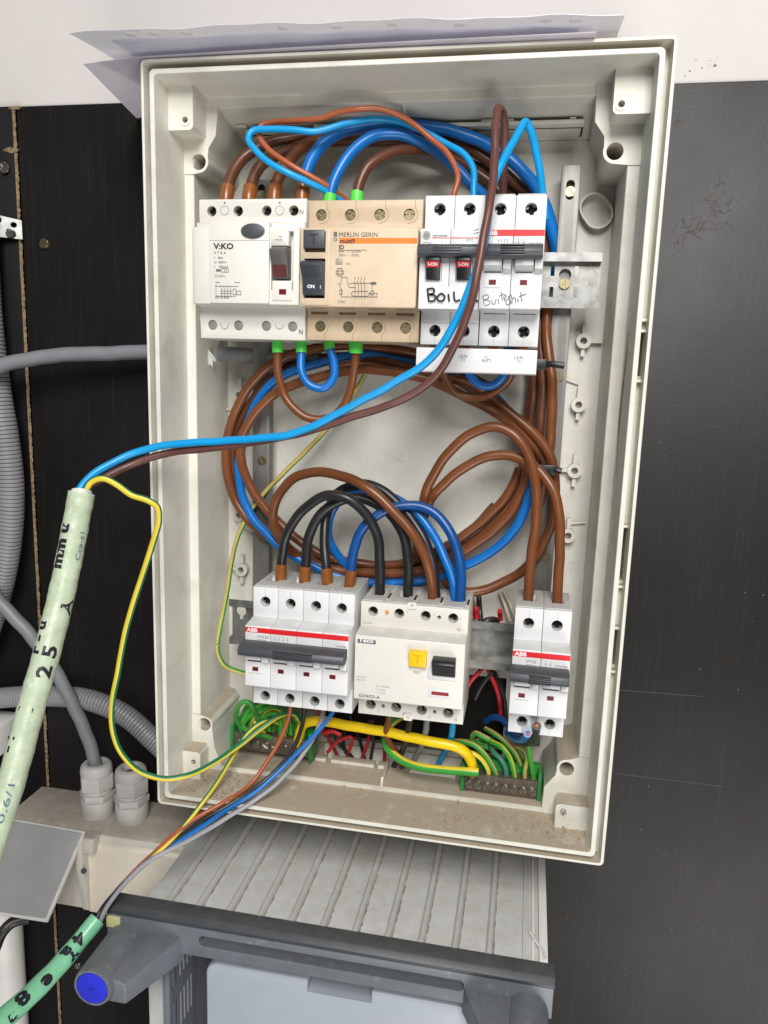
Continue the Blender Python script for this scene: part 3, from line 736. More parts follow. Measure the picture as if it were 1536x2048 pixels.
# --- the white device with oval button
def oval_device():
    x0, x1, zt, zb = 30.2, 100.2, 76.3, 160.3
    r_ = root('residual_current_device', 'white residual current device with oval grey test button', 'residual current device', 65, 57, zb)
    hx = [F(u, 424, 13)[0] for u in (424, 477, 534, 588)]
    ct = G()
    for x in hx: ct.cyl(x, 83.4, 3.1, 8, 24, 22); ct.cyl(x, 152, 3.1, 8, 24, 22)
    P = [(57, zt), (13.4, zt), (12.8, zt+.8), (13, 90), (9, 91), (9, 140.5), (13, 141), (12, 148), (13, 152), (13.5, zb), (57, zb)]
    G().prism(P, x0+.4, x1-.3, 'x').obj('terminal_housing', m_white2, r_, bevel=.4, cut=ct)
    for x in hx:
        hole_screw(r_, x, 83.4, m_dscrew, 16, 2.9)
        screw(r_, x, 152, 13.8, 2.95, m_gscrew, 'slot', 0, 2.2, 'screw_cover') if False else G().cyl(x, 152, 2.95, 13.6, 15, 20).obj('screw_cover', m_gscrew, r_, bevel=.2)
    for (u, v) in ((450, 421), (560, 421)):
        x, z = F(u, v, 13); G().ring(x, z, lobe(x, z, 2.75, 0, 345, 23), 2.5, 12.65, 13).obj('round_mark', m_lgreyp, r_); plates(r_, m_greyp, [(x-.5, x+.5, z-5, z-3.8, 12.9)], 'print_mark', .1)
        x, z = F(u, v+228, 13); G().ring(x, z, lobe(x, z, 2.75, 0, 345, 23), 2.5, 12.6, 13).obj('round_mark', m_lgreyp, r_)
    lettering(r_, m_blackp, [('N', F(599, 424, 13)[0], 85.6, 12.9, 3.0, .9), ('N', F(598, 660, 13)[0], 156.6, 12.9, 3.0, .9)])
    # nose: curved side, main face
    n_ = 8; poly = [(x0-.4, 30), (x0-.6, 9)]
    poly = [(x0-.3, 20), (x0+.2, 4), (x0+1.2, .6), (x0+4, -.7), (x0+13.6, -1.3), (x1-.3, -1.3), (x1-.3, 20)]
    nose = G().prism(poly, 95.2, 140.2, 'z')
    c2 = G().box(82.6, 96.4, -6, 4.5, 97.8, 131.6)
    nose.obj('front_body', m_white2, r_, bevel=.5, cut=c2)
    G().prism(rrect(44.2, 81.8, 92.6, 139.8, 1.2, 3), -3.2, 2).obj('front_plate', m_white2, r_, bevel=.3)
    plates(r_, m_lgreyp, [(44.4, 81.6, 103.3, 103.6, -3.2)], 'seam_line', .08)
    bx_, bz_ = F(506, 462, -3.5)
    g = G(); el = [(bx_+7.1*math.cos(2*math.pi*i/28), bz_+4.0*math.sin(2*math.pi*i/28)) for i in range(28)]; g.prism(el, -5.0, -2.5); g.obj('test_button', m_dgrey, r_, bevel=.6)
    g = G(); el = [(bx_+7.7*math.cos(2*math.pi*i/28), bz_+4.5*math.sin(2*math.pi*i/28)) for i in range(28)]; g.prism(el, -3.35, -2.5); g.obj('button_ring', m_lgreyp, r_)
    # right column: toggle
    G().box(83, 96, 3.9, 5.0, 98, 131.4).obj('column_floor', m_white2, r_)
    G().box(82.9, 93.6, -2.2, 4.2, 97.9, 106.2).obj('column_block', m_white2, r_, bevel=.3)
    lettering(r_, m_blackp, [('Test', 87.2, 101.5, -2.2, 1.0), ('Monthly', 85.4, 103.3, -2.2, 1.0)])
    tg = G().prism([(4, 106.5), (-4, 107), (-9, 109.2), (-8.2, 111.5), (-4.4, 117), (-1.5, 125), (4, 125.2)], 83.6, 93.6, 'x').obj('toggle', mat('toggle grey', (96, 94, 92), .45), r_, bevel=.6)
    g = G(); g.add([(84.4, -4.5, 117.5), (93, -4.5, 117.5), (93, -2.1, 124.2), (84.4, -2.1, 124.2)], [(0, 1, 2, 3)]); g.obj('red_face', mat('dull red face', (92, 46, 42), .5), tg, smooth=0)
    G().box(83.4, 95.6, -2.0, 4, 126.2, 137.8).obj('lower_block', m_white2, r_, bevel=.4)
    G().box(87.9, 92.3, -2.3, -1.8, 131.2, 134.2).obj('indicator_window', m_redw, r_)
    Y = -3.25
    def at(u, v): return F(u, v, Y)
    X, Z = at(428, 498)
    its = [('V:KO', X, Z, Y, 3.4, 1.18, 'LEFT', .035), ('V T R 4', X, at(428, 508.5)[1], Y, 1.6, 1.1)]
    lettering(r_, m_blackp, its)
    X, _ = at(429, 518)
    lettering(r_, m_greyp, [('I   40A', X, at(0+429, 518)[1], Y, 1.5, 1.0, 'LEFT', .01), ('U  400V~', X, at(429, 527)[1], Y, 1.5, 1.0, 'LEFT', .01), ('I    300mA', X, at(429, 536)[1], Y, 1.5, 1.0, 'LEFT', .01),
                            ('22.5kA\'s', X, at(429, 554)[1], Y, 1.5), ('EN 61008', X+.4, at(429, 597)[1], Y, 1.6, 1.0, 'LEFT', .01)])
    gx, gz = at(431, 565)
    L_ = [[(gx, gz), (gx+3, gz)], [(gx+12, gz), (gx+16, gz)], [(gx+.5, gz+1), (gx+.5, gz+8)], [(gx+.5, gz+8), (gx+13, gz+8)], [(gx, gz+2.2), (gx+15, gz+2.2)], [(gx+3, gz+5), (gx+11, gz+5)], [(gx+3, gz+6.4), (gx+11, gz+6.4)]]
    L_ += [[(gx+3.5+k*1.9, gz+2.5), (gx+4.3+k*1.9, gz+4.2)] for k in range(4)]+[[(gx+4.3+k*1.9, gz+4.2), (gx+4.3+k*1.9, gz+9)] for k in range(4)]
    L_ += [[(gx+11.6, gz+3.8), (gx+13.4, gz+3.8), (gx+13.4, gz+7), (gx+11.6, gz+7), (gx+11.6, gz+3.8)], [(gx+13.8, gz+5), (gx+16.6, gz+5), (gx+16.6, gz+7), (gx+13.8, gz+7), (gx+13.8, gz+5)]]
    strokes(r_, m_greyp, [q if len(q) == 2 else None for q in L_ if len(q) == 2]+[[q[i], q[i+1]] for q in L_ if len(q) > 2 for i in range(len(q)-1)], Y, .28, 'circuit_diagram')
    bx1, bz1 = at(445, 541); plates(r_, m_greyp, [(bx1-4, bx1-1, bz1-.7, bz1+.7, Y)], 'print_mark', .08)
    strokes(r_, m_greyp, [[(bx1-.5, bz1-1), (bx1+4, bz1-1)], [(bx1-.5, bz1+1), (bx1+4, bz1+1)], [(bx1-.5, bz1-1), (bx1-.5, bz1+1)], [(bx1+4, bz1-1), (bx1+4, bz1+1)], [(bx1+1.5, bz1-1), (bx1+1.5, bz1+1)], [(bx1+2.6, bz1-1), (bx1+2.6, bz1+1)]], Y, .28, 'print_mark')
oval_device()

# --- the aged beige device
def beige_device():
    x0, x1, zt, zb = 100.8, 171.2, 77.6, 160
    r_ = root('residual_current_device', 'aged beige residual current device with orange stripe and black toggle', 'residual current device', 136, 57, zb)
    hx = [F(u, 430, 13)[0] for u in (643, 701, 760, 819)]; hl = [F(u, 654, 13)[0] for u in (641, 697, 755, 812)]
    zu, zl = F(700, 430, 13)[1], F(697, 654, 13)[1]
    ct = G()
    for x in hx: ct.cyl(x, zu, 3.4, 8, 19, 22)
    for x in hl:
        ct.cyl(x, zl, 3.4, 8, 19, 22)
        for dz in (-12.2, -8.9): ct.box(x-6, x+4.6, 8, 15, zl+dz, zl+dz+1.7)
    P = [(57, zt), (13, zt), (13, 93.5), (10, 94.5), (10, 141), (13, 141.6), (13, zb), (57, zb)]
    G().prism(P, x0+.3, x1, 'x').obj('terminal_housing', m_beige2, r_, bevel=.5, cut=ct)
    for i, x in enumerate(hx): screw(r_, x, zu, 14.2, 3.15, m_brass, 'cross', random.uniform(0, 90), 1.2, base=True, gk=.13)
    for x in hl: screw(r_, x, zl, 14.2, 3.15, m_brass, 'cross', random.uniform(0, 90), 1.2, base=True, gk=.13)
    for xs, z in ((hx, zu), (hl, zl)):
        for x in xs: G().cyl(x, z, 3.38, 15.6, 16.2, 18).obj('screw_well', m_hole, r_)
    for xs, z, s_ in ((hx, zu, -1), (hl, zl, 1)):
        for x in xs:
            a = [(x+5.0*math.cos(math.radians(t)), z+5.0*math.sin(math.radians(t))) for t in range(-60, 61, 15)]
            if s_ < 0: ln = [(x+3.4, zt+.4)]+[(x+3.4, z-4.6)]+a[1:]+[(x-1, z+5)]
            else: ln = [(x+1, z-5)]+a[:-1]+[(x+2.9, z+4.6), (x+2.9, zb-.4)]
            strokes(r_, mat('moulded groove', (165, 135, 100), .7), [ln], 13, .35, 'moulded_groove', .05)
    nose = G().prism(rrect(x0, x1-.2, 96.1, 140.9, 1.2, 3), -2, 12); c2 = G().box(103.6, 116.4, -6, 3, 98.4, 110); c2.box(103.6, 116.4, -6, 6, 113.5, 136.2)
    nose.obj('front_body', m_beige, r_, bevel=.9, seg=3, cut=c2)
    g = G().prism(rrect(101.3, 119.4, 96.6, 140.2, 2, 3), -2.7, -1.9); c3 = G().box(103.6, 116.4, -6, 3, 98.4, 110); c3.box(103.6, 116.4, -6, 6, 113.5, 136.2)
    g.obj('toggle_surround', m_beige, r_, bevel=.3, cut=c3)
    x, z0, z1 = F(608, 460, -3)[0], F(608, 460, -3)[1], F(608, 497, -3)[1]; xb = F(650, 497, -3)[0]
    tb = G().box(x, xb, -4.2, 2.5, z0, z1).obj('test_button', m_dgrey, r_, bevel=.5); lettering(tb, m_black, [('T', (x+xb)/2, z1-2.2, -4.3, 6.2, 1.1, 'CENTER', -.01)])
    z0, z1 = F(608, 521, -6)[1], F(608, 593, -4)[1]
    tg = G().prism([(5.8, z0), (-10, z0+.6), (-12, z0+3), (-6.5, z0+10), (-5.2, z1-1), (5.8, z1)], x+.2, xb+.4, 'x').obj('toggle', mat('toggle slate', (62, 66, 74), .4), r_, bevel=.7)
    vs, fs = glyphs('ON', 2.1, 1, 'LEFT', .02)
    G().add([(x+3.4+a, -6.2, z1-4.6-b) for a, b in vs], fs).obj('lettering', mat('white print', (245, 245, 245), .5, var=0), tg, smooth=0)
    vs, fs = glyphs('I', 2.1); G().add([(xb-1.8+a, -6.2, z1-4.4-b) for a, b in vs], fs).obj('lettering', mat('white print', (245, 245, 245), .5, var=0), tg, smooth=0)
    Y = -2.0; at = lambda u, v: F(u, v, Y)
    p, q = at(679, 476), at(838, 488); plates(r_, m_orange, [(p[0], x1-.6, p[1], q[1]-.2, Y)], 'orange_stripe', .12)
    lettering(r_, m_blackp, [('MERLIN GERIN', *at(678, 474), Y, 2.6, 1.0, 'LEFT', .0)[:8], ('multi9', *at(680, 486.5), Y-.12, 2.5, 1.05, 'LEFT', .03), ('ID', *at(678, 498.5), Y, 2.4, 1.0, 'LEFT', .03)])
    sx_, sz_ = at(668, 464); plates(r_, m_greyp, [(sx_, sx_+2, sz_, sz_+2.6, Y)], 'print_mark', .1); G().ring(sx_+1.1, sz_+4.2, lobe(sx_+1.1, sz_+4.2, 1.1, 0, 345, 15), .6, Y-.1, Y+.1).obj('print_mark', m_greyp, r_)
    lettering(r_, m_greyp, [('40A  I n  0,030A', *at(678, 505), Y, 1.45, 1.0, 'LEFT', .01), ('380V ~  [3000]', *at(678, 513), Y, 1.45), ('T02', *at(692, 530), Y, 1.3), ('23302', *at(676, 606), Y, 1.4)])
    a, b_ = at(678, 500.5), at(734, 500.5); strokes(r_, m_greyp, [[a, b_]], Y, .3, 'print_line')
    a, b_ = at(672, 517), at(686, 529); G().box(a[0], b_[0], Y-.5, Y+.2, a[1], b_[1]).obj('inset_mark', mat('inset grey', (170, 160, 140), .4), r_, bevel=.2)
    D = [[(683, 568), (683, 555), (695, 555), (695, 563)], [(683, 568), (680, 572), (684, 580), (683, 592), (683, 594), (748, 594)], [(695, 563), (699, 575), (712, 575)], [(699, 567), (755, 567)], [(676, 568), (681, 568)],
         [(707, 583), (735, 583), (740, 588), (735, 593), (707, 593), (703, 588), (707, 583)], [(740, 587), (755, 587), (755, 594), (735, 594)], [(745, 567), (745, 583)], [(680, 580), (685, 580), (685, 589), (680, 589), (680, 580)], [(742, 582), (748, 582), (748, 590), (742, 590), (742, 582)],
         [(673, 542), (688, 542), (688, 548), (673, 548), (673, 542)], [(676, 537), (685, 537), (685, 552), (676, 552), (676, 537)]]
    for k in range(4): D += [[(711+6.5*k, 554), (711+6.5*k, 560)], [(709+6.5*k, 562), (711+6.5*k, 568)], [(711+6.5*k, 568), (711+6.5*k, 598)]]
    segs = [[at(*d[i]), at(*d[i+1])] for d in D for i in range(len(d)-1)]
    strokes(r_, m_greyp, segs, Y, .3, 'circuit_diagram')
    plates(r_, m_greyp, [(at(742, 564)[0], at(752, 570)[0], at(742, 564)[1], at(752, 570)[1], Y)], 'print_mark', .1)
beige_device()

# --- lower row residual current device with yellow button
def yellow_device():
    x0, x1, zt, zb = 140.1, 210.3, 325.4, 403.6
    r_ = root('residual_current_device', 'white residual current device with yellow test button and black switch', 'residual current device', 175, 57, zb)
    P = prof(zt, 343.4, 386.8, zb)
    hx = [F(u, v, 13)[0] for u, v in ((747, 1220), (799, 1228), (852, 1231), (907, 1237))]
    hl = [F(u, v, 13)[0] for u, v in ((742, 1412), (793, 1418), (844, 1423), (897, 1429))]
    zu, zl = F(799, 1227, 13)[1], 396.4
    ct = G()
    for x in hx: ct.cyl(x, zu, 3.3, 8, 24, 22); ct.box(x-3.4, x+3.4, 27, 38, zt-4, zt+9)
    for x in hl: ct.cyl(x, zl, 3.5, 8, 24, 22)
    sm = [F(775, 1224, 13), F(879, 1235, 13)]; sl = [(F(767, 1412, 13)[0], zl+.3), (F(870, 1425, 13)[0], zl+.3)]
    for x, z in sl+[sm[1]]: ct.cyl(x, z, 1.3, 8, 20, 14)
    G().prism(P, x0, x1, 'x').obj('body', m_white2, r_, bevel=.5, cut=ct)
    for x in hx: hole_screw(r_, x, zu, m_dscrew, 18, 3.0)
    for x in hl: hole_screw(r_, x, zl, m_screw, 18, 3.1, 'slot')
    G().cyl(*sm[0], 1.3, 12.2, 13.4, 14).obj('seal_dot', mat('amber dot', (214, 150, 40), .4), r_, bevel=.3)
    for i in range(4):
        xa = x0+17.55*i; G().box(xa+.8, xa+14.6, 14, 50, zt-1, zt-.05).obj('terminal_cover', m_top, r_, bevel=.3, cut=G().box(hx[i]-4, hx[i]+4, 26, 40, zt-3, zt+2))
        plates(r_, m_hole, [(xa+15.2, xa+16.6, zt-.2, zt-.05, 30)], 'cover_gap', 6)
    for u, v in ((825, 1211), (817, 1434)):
        x, z = F(u, v, 12.6); G().ring(x, z, rrect(x-3, x+3, z-2.2, z+2.2, 1.2, 3), .9, 11.8, 13.2).obj('locating_tab', m_white2, r_)
    # print, buttons
    Y = -2.; at = lambda u, v: F(u, v, Y)
    a, b_ = at(716, 1277), at(752, 1290); plates(r_, m_greyp, [(a[0], b_[0], a[1]+.1, b_[1]-.4, Y)], 'name_plate', .12)
    lettering(r_, mat('white print', (245, 245, 245), .5, var=0), [('Teco', a[0]+.8, b_[1]-1.2, Y-.1, 2.7, 1.25, 'LEFT', .02)])
    a, b_ = F(819, 1302, -6), F(853, 1336, -6); yb = G().box(a[0], b_[0], -6.2, -1, a[1], b_[1]).obj('test_button', m_yellowb, r_, bevel=.4)
    lettering(yb, mat('button emboss', (214, 166, 8), .5, var=0), [('T', (a[0]+b_[0])/2, b_[1]-2.4, -6.2, 6, 1.2, 'CENTER')])
    lettering(r_, m_greyp, [('TEST', *at(826, 1346.5), Y, 1.7, 1.05)])
    a, b_ = at(858, 1312), at(914, 1362); fr = G().ring((a[0]+b_[0])/2, (a[1]+b_[1])/2, rrect(a[0], b_[0], a[1], b_[1], 1.5, 3), 4, -2.6, -1.9); fr = G()
    G().box(a[0], b_[0], -2.9, -1.9, a[1], b_[1]).obj('switch_frame', m_white, r_, bevel=.4)
    a, b_ = F(865, 1318, -8), F(911, 1358, -4)
    sw = G().prism([(-2.8, a[1]-.6), (-9.5, a[1]+.4), (-11.5, a[1]+2.2), (-8, a[1]+6), (-4.5, b_[1]-1), (-2.8, b_[1]-.4)], a[0], b_[0], 'x').obj('switch', m_black, r_, bevel=.6)
    a, b_ = at(858, 1374), at(905, 1398); G().box(a[0], b_[0], -2.35, -1.9, a[1], b_[1]).obj('window_frame', m_white, r_, bevel=.2)
    a, b_ = at(864, 1382), at(898, 1392); G().box(a[0], b_[0], -2.6, -2.2, a[1], b_[1]).obj('indicator_window', mat('red flag', (150, 40, 44), .4), r_)
    lettering(r_, m_greyp, [('63/4/03-A', *at(718, 1393.5), Y, 2.4, 1.05, 'LEFT', .015)])
    lettering(r_, m_lgreyp, [('~230/400V', *at(711, 1354), Y, 1.2), ('~380/415V', *at(711, 1360), Y, 1.2), ('Im= 10000A', *at(752, 1373), Y, 1.3), ('I n= 0,3A', *at(752, 1380), Y, 1.3), ('In = 63A', *at(752, 1386), Y, 1.3), 
                            ('N', *F(914, 1262, 13), 13, 2.4), ('7', *F(920, 1240, 13), 13, 1.8), ('2', *F(756, 1424, 13), 13, 1.8), ('4', *F(805, 1430, 13), 13, 1.8), ('6', *F(858, 1436, 13), 13, 1.8), ('8', *F(911, 1442, 13), 13, 1.8), ('BL7W', *F(727, 1247, 13), 13, 1.6), ('1', *F(762, 1216, 13), 13, 1.5), ('3', *F(814, 1226, 13), 13, 1.5), ('5', *F(868, 1232, 13), 13, 1.5)])
yellow_device()

# ================================================================== WIRES
def z5(*pts): return [(400+.547*a, 640+.547*b, Y) for a, b, Y in pts]
def z7(*pts): return [(420+.508*a, 180+.508*b, Y) for a, b, Y in pts]
def zt(*pts): return [(880+.244*a, 1140+.244*b, Y) for a, b, Y in pts]
def zl(*pts): return [(420+.2344*a, 1380+.2344*b, Y) for a, b, Y in pts]
A = 'wires of the upper row'
# --- upper row, thick wires arching to the right
wire('wire', 'thick brown wire arching from the first terminal of the oval-button device', m_brown2, 3.7,
     z7((65, 470, 32), (65, 425, 32), (75, 370, 35), (100, 310, 40), (150, 255, 45), (220, 212, 50), (320, 187, 56), (450, 180, 62), (600, 172, 66), (750, 176, 68), (900, 190, 68), (1010, 225, 68), (1100, 280, 68), (1190, 355, 70), (1265, 430, 74), (1310, 560, 76), (1318, 760, 76), (1312, 900, 76)), ferr=[(0, 14.5, 4.4, m_ferb)])
wire('wire', 'thick brown wire from the second terminal of the oval-button device', m_brown2, 3.7,
     z7((155, 470, 32), (155, 425, 32), (165, 370, 36), (200, 300, 42), (280, 250, 50), (380, 215, 58), (500, 203, 68), (620, 200, 72), (760, 205, 75), (880, 240, 77), (980, 275, 77), (1080, 320, 77), (1170, 390, 78), (1230, 470, 79), (1265, 600, 79), (1275, 800, 79), (1275, 900, 79)), ferr=[(0, 14.5, 4.4, m_ferb)])
wire('wire', 'thick brown wire from the third terminal of the oval-button device', m_brown, 3.7,
     z7((255, 470, 32), (255, 425, 32), (270, 350, 36), (310, 280, 43), (360, 232, 50), (430, 198, 57), (500, 186, 60), (620, 190, 75), (780, 200, 82), (900, 250, 84), (1020, 315, 84), (1120, 390, 84), (1180, 480, 84), (1230, 640, 84), (1240, 900, 84)), ferr=[(0, 14.5, 4.4, m_ferb)])
wire('wire', 'thick blue wire arching over the others from the oval-button device', m_blue, 3.9,
     z7((362, 470, 32), (363, 430, 32), (370, 360, 34), (400, 280, 38), (450, 210, 43), (520, 165, 48), (620, 142, 53), (720, 137, 56), (820, 142, 58), (940, 158, 59), (1060, 200, 60), (1170, 265, 60), (1250, 340, 62), (1310, 430, 66), (1342, 530, 71), (1362, 640, 75), (1355, 760, 84)), ferr=[(0, 14.5, 4.5, m_ferb)])
wire('wire', 'thick blue wire rising from a green ferrule atop the beige device', m_blue, 3.5,
     z7((473, 470, 32), (473, 430, 32), (490, 360, 33), (530, 280, 36), (590, 215, 40), (660, 180, 44), (740, 175, 48), (820, 200, 52), (900, 250, 55), (970, 310, 57), (1030, 370, 58), (1090, 430, 62), (1180, 560, 70)), ferr=[(0, 9.2, 4.1, m_ferg)])
wire('wire', 'brown wire rising from the second green ferrule atop the beige device', m_brown2, 3.3,
     z7((578, 470, 32), (580, 420, 32), (590, 370, 34), (630, 300, 38), (700, 252, 44), (770, 235, 50), (860, 240, 60), (950, 268, 68), (1050, 322, 73), (1130, 385, 74), (1180, 470, 73), (1215, 650, 70), (1225, 900, 70)), ferr=[(0, 10, 4.1, m_ferg)])
wire('wire', 'thin copper-brown wire looping behind the beige device', m_brownr, 1.75,
     z7((580, 470, 44), (530, 430, 40), (480, 390, 32), (400, 340, 26), (300, 285, 24), (230, 235, 26), (196, 185, 28), (200, 142, 30), (255, 125, 31), (340, 122, 30), (430, 115, 28), (500, 90, 27), (580, 74, 27), (660, 74, 30), (740, 100, 34), (800, 135, 38), (870, 190, 40), (930, 240, 38), (965, 300, 35), (976, 350, 32), (962, 405, 30), (955, 450, 30)))
wire('wire', 'thin light blue wire looping over the thick arches', m_bluel, 2.0,
     z7((560, 480, 42), (500, 425, 36), (460, 402, 30), (400, 370, 25), (320, 330, 20), (240, 290, 19), (180, 240, 20), (152, 195, 22), (168, 162, 24), (230, 155, 25), (320, 155, 25), (400, 165, 26), (470, 152, 29), (560, 127, 34), (640, 115, 39), (730, 121, 42), (820, 155, 43), (920, 205, 42), (1000, 252, 38), (1035, 310, 34), (1040, 405, 30), (1040, 450, 30)))
# --- short links below the upper row
wire('wire', 'brown wire hanging in a deep loop from green ferrules under the white device', m_brown, 2.7,
     [(555, 655, 28), (555, 700, 28), (558, 750, 27), (575, 800, 27), (610, 834, 28), (650, 838, 30), (688, 812, 32), (705, 765, 31), (711, 705, 28), (711, 650, 28)], ferr=[(0, 16, 3.6, m_ferg), (1, 17, 4.6, m_ferg)])
wire('wire', 'blue wire hanging in a short loop between two green ferrules', m_blue, 2.7,
     [(603, 655, 28), (603, 700, 27), (605, 742, 25), (620, 770, 25), (645, 778, 26), (665, 760, 27), (668, 722, 28), (660, 692, 28), (657, 650, 28)], ferr=[(0, 16, 3.6, m_ferg), (1, 15, 3.6, m_ferg)])
wire('wire', 'blue wire dipping below the busbar cover', m_blue, 2.7, [(930, 690, 26), (938, 745, 28), (958, 770, 30), (985, 772, 31), (1008, 752, 30), (1018, 690, 28)])
wire('wire', 'brown wire dipping below the busbar cover', m_brown, 2.7, [(880, 690, 28), (890, 752, 34), (912, 785, 37), (950, 795, 38), (988, 786, 36), (1020, 754, 33), (1032, 690, 28)])
# --- the big coil between the rows
wire('wire', 'brown wire forming the outer left side of the coil', m_brown, 3.35,
     z5((1050, 240, 80), (900, 165, 74), (760, 115, 68), (620, 98, 64), (500, 95, 62), (390, 110, 61), (300, 142, 60), (220, 200, 60), (150, 290, 60), (113, 385, 60), (98, 480, 60), (102, 570, 60), (125, 650, 60), (175, 725, 60), (260, 800, 61), (360, 860, 62), (470, 905, 62), (600, 925, 62), (740, 925, 62), (860, 900, 62), (960, 850, 62), (1060, 780, 62), (1140, 700, 63), (1185, 610, 63), (1200, 520, 64)))
wire('wire', 'brown wire forming the inner side of the coil', m_brown, 3.35,
     z5((1295, 560, 66), (1240, 480, 62), (1150, 390, 58), (1050, 320, 55), (960, 275, 54), (860, 228, 53), (760, 198, 53), (680, 185, 53), (600, 181, 53), (480, 197, 53), (350, 235, 53), (250, 290, 53), (180, 372, 53), (150, 450, 53), (155, 530, 54), (180, 600, 55), (235, 680, 56), (300, 752, 57), (380, 818, 58), (480, 868, 60), (600, 893, 67), (740, 890, 68), (860, 850, 68), (960, 790, 68), (1060, 715, 69), (1130, 630, 69), (1170, 540, 70)))
wire('wire', 'blue wire running round the coil among the brown ones', m_blue, 3.2,
     z5((1240, 500, 78), (1160, 380, 74), (1060, 270, 70), (920, 205, 68), (785, 160, 66), (620, 128, 63), (520, 138, 60), (420, 162, 58), (330, 192, 57), (255, 240, 57), (200, 320, 58), (163, 420, 58), (144, 520, 58), (152, 620, 57), (190, 718, 57), (270, 808, 58), (360, 870, 59), (440, 912, 60), (530, 945, 61), (640, 962, 62), (760, 960, 62), (870, 942, 62), (970, 900, 61), (1080, 838, 60), (1160, 755, 59), (1200, 650, 60), (1225, 540, 64)))
wire('wire', 'brown wire swinging round the outer right side of the coil', m_brown, 3.35,
     z5((480, 165, 74), (580, 140, 66), (660, 150, 62), (760, 180, 60), (860, 205, 60), (960, 225, 61), (1060, 285, 60), (1150, 350, 58), (1230, 425, 57), (1280, 500, 57), (1300, 580, 58), (1295, 680, 60), (1270, 790, 62), (1210, 890, 64), (1110, 960, 64), (1000, 995, 62), (920, 975, 62), (870, 900, 64)))
wire('wire', 'brown wire crossing low behind the yellow-button device', m_brown, 3.35,
     z5((250, 770, 70), (340, 855, 70), (470, 885, 72), (620, 905, 75), (780, 905, 76), (900, 870, 75), (1010, 800, 74), (1100, 720, 74), (1160, 620, 75), (1190, 480, 78), (1210, 300, 80), (1235, 100, 80)))
wire('wire', 'brown wire tucked between the outer and inner left coil turns', m_brown2, 3.3,
     z5((700, 130, 72), (560, 132, 68), (440, 140, 67), (330, 172, 66), (240, 235, 66), (175, 320, 66), (130, 410, 66), (118, 500, 66), (128, 590, 66), (160, 670, 66), (220, 745, 66), (310, 825, 67), (420, 890, 69), (540, 915, 71), (680, 915, 74), (800, 890, 76), (900, 830, 78), (1000, 760, 79), (1080, 680, 80)))
wire('wire', 'brown wire following the right upper coil turn from behind', m_brown2, 3.3,
     z5((640, 120, 72), (760, 145, 70), (880, 190, 69), (990, 250, 68), (1090, 320, 67), (1180, 400, 66), (1250, 480, 66), (1285, 560, 68), (1290, 660, 72), (1265, 770, 76)))
# --- right-hand bundle going down beside the rail end
wire('wire', 'brown wire running straight down beside the right mounting strip', m_brown, 3.35, z5((1268, -60, 70), (1270, 60, 68), (1283, 180, 65), (1288, 300, 64), (1285, 420, 63), (1278, 470, 63), (1262, 560, 66), (1250, 700, 72)))
wire('wire', 'brown wire running down just inside the straight one', m_brown2, 3.35, z5((1240, -60, 76), (1245, 60, 74), (1252, 180, 72), (1252, 300, 71), (1245, 400, 70), (1235, 480, 72), (1225, 600, 76)))
wire('wire', 'brown wire running down innermost of the right-hand bundle', m_brown2, 3.35, z5((1205, -40, 82), (1215, 120, 80), (1222, 240, 79), (1215, 340, 78), (1205, 400, 78), (1190, 500, 80)))
# --- feeders of the narrow breaker
wire('wire', 'brown wire arching high into the narrow breaker, left terminal', m_brown, 3.3,
     z5((1200, 1040, 30), (1204, 985, 31), (1214, 850, 34), (1232, 700, 38), (1226, 570, 40), (1190, 472, 41), (1135, 412, 42), (1078, 393, 43), (1000, 412, 44), (920, 472, 45), (860, 560, 46), (822, 650, 48), (805, 760, 56), (800, 880, 68)))
wire('wire', 'brown wire arching lower into the narrow breaker, right terminal', m_brown, 3.3,
     z5((1308, 1040, 30), (1308, 985, 31), (1318, 850, 33), (1312, 710, 36), (1290, 620, 38), (1240, 548, 42), (1180, 510, 46), (1100, 494, 48), (1000, 522, 48), (900, 592, 49), (845, 655, 51), (815, 740, 58), (790, 870, 70)))
# --- black, blue, brown arches between the two wide lower devices
wire('wire', 'black wire arching from the first pole of the four pole breaker', m_blackw, 3.35,
     z5((297, 970, 33), (297, 915, 33), (302, 860, 32), (330, 760, 29), (390, 682, 26), (460, 645, 25), (540, 652, 25), (610, 712, 27), (648, 790, 29), (660, 880, 30), (660, 975, 31), (660, 1030, 31)), ferr=[(0, 15.5, 3.9, m_ferb)])
wire('wire', 'black wire arching from the second pole of the four pole breaker', m_blackw, 3.35,
     z5((385, 980, 33), (385, 925, 33), (390, 870, 33), (402, 785, 34), (440, 712, 36), (500, 668, 38), (570, 650, 39), (640, 668, 39), (708, 725, 38), (748, 800, 36), (765, 895, 34), (762, 985, 32), (760, 1040, 32)), ferr=[(0, 15.5, 3.9, m_ferb)])
wire('wire', 'black wire arching from the third pole of the four pole breaker', m_blackw, 3.35,
     z5((467, 990, 33), (466, 935, 33), (460, 880, 35), (455, 790, 40), (470, 700, 45), (505, 632, 48), (560, 603, 49), (620, 602, 48), (700, 648, 46), (780, 735, 43), (832, 830, 39), (858, 920, 36), (862, 985, 34), (862, 1050, 33)), ferr=[(0, 15.5, 3.9, m_ferb)])
wire('wire', 'deep blue wire arching from the fourth pole of the four pole breaker', m_blued, 3.35,
     z5((550, 1000, 33), (552, 940, 33), (557, 870, 33), (580, 790, 34), (632, 728, 36), (700, 690, 38), (780, 677, 39), (855, 702, 39), (910, 765, 37), (943, 850, 34), (955, 940, 31), (955, 1005, 30), (955, 1060, 30)), ferr=[(0, 16.5, 3.9, m_ferb)])
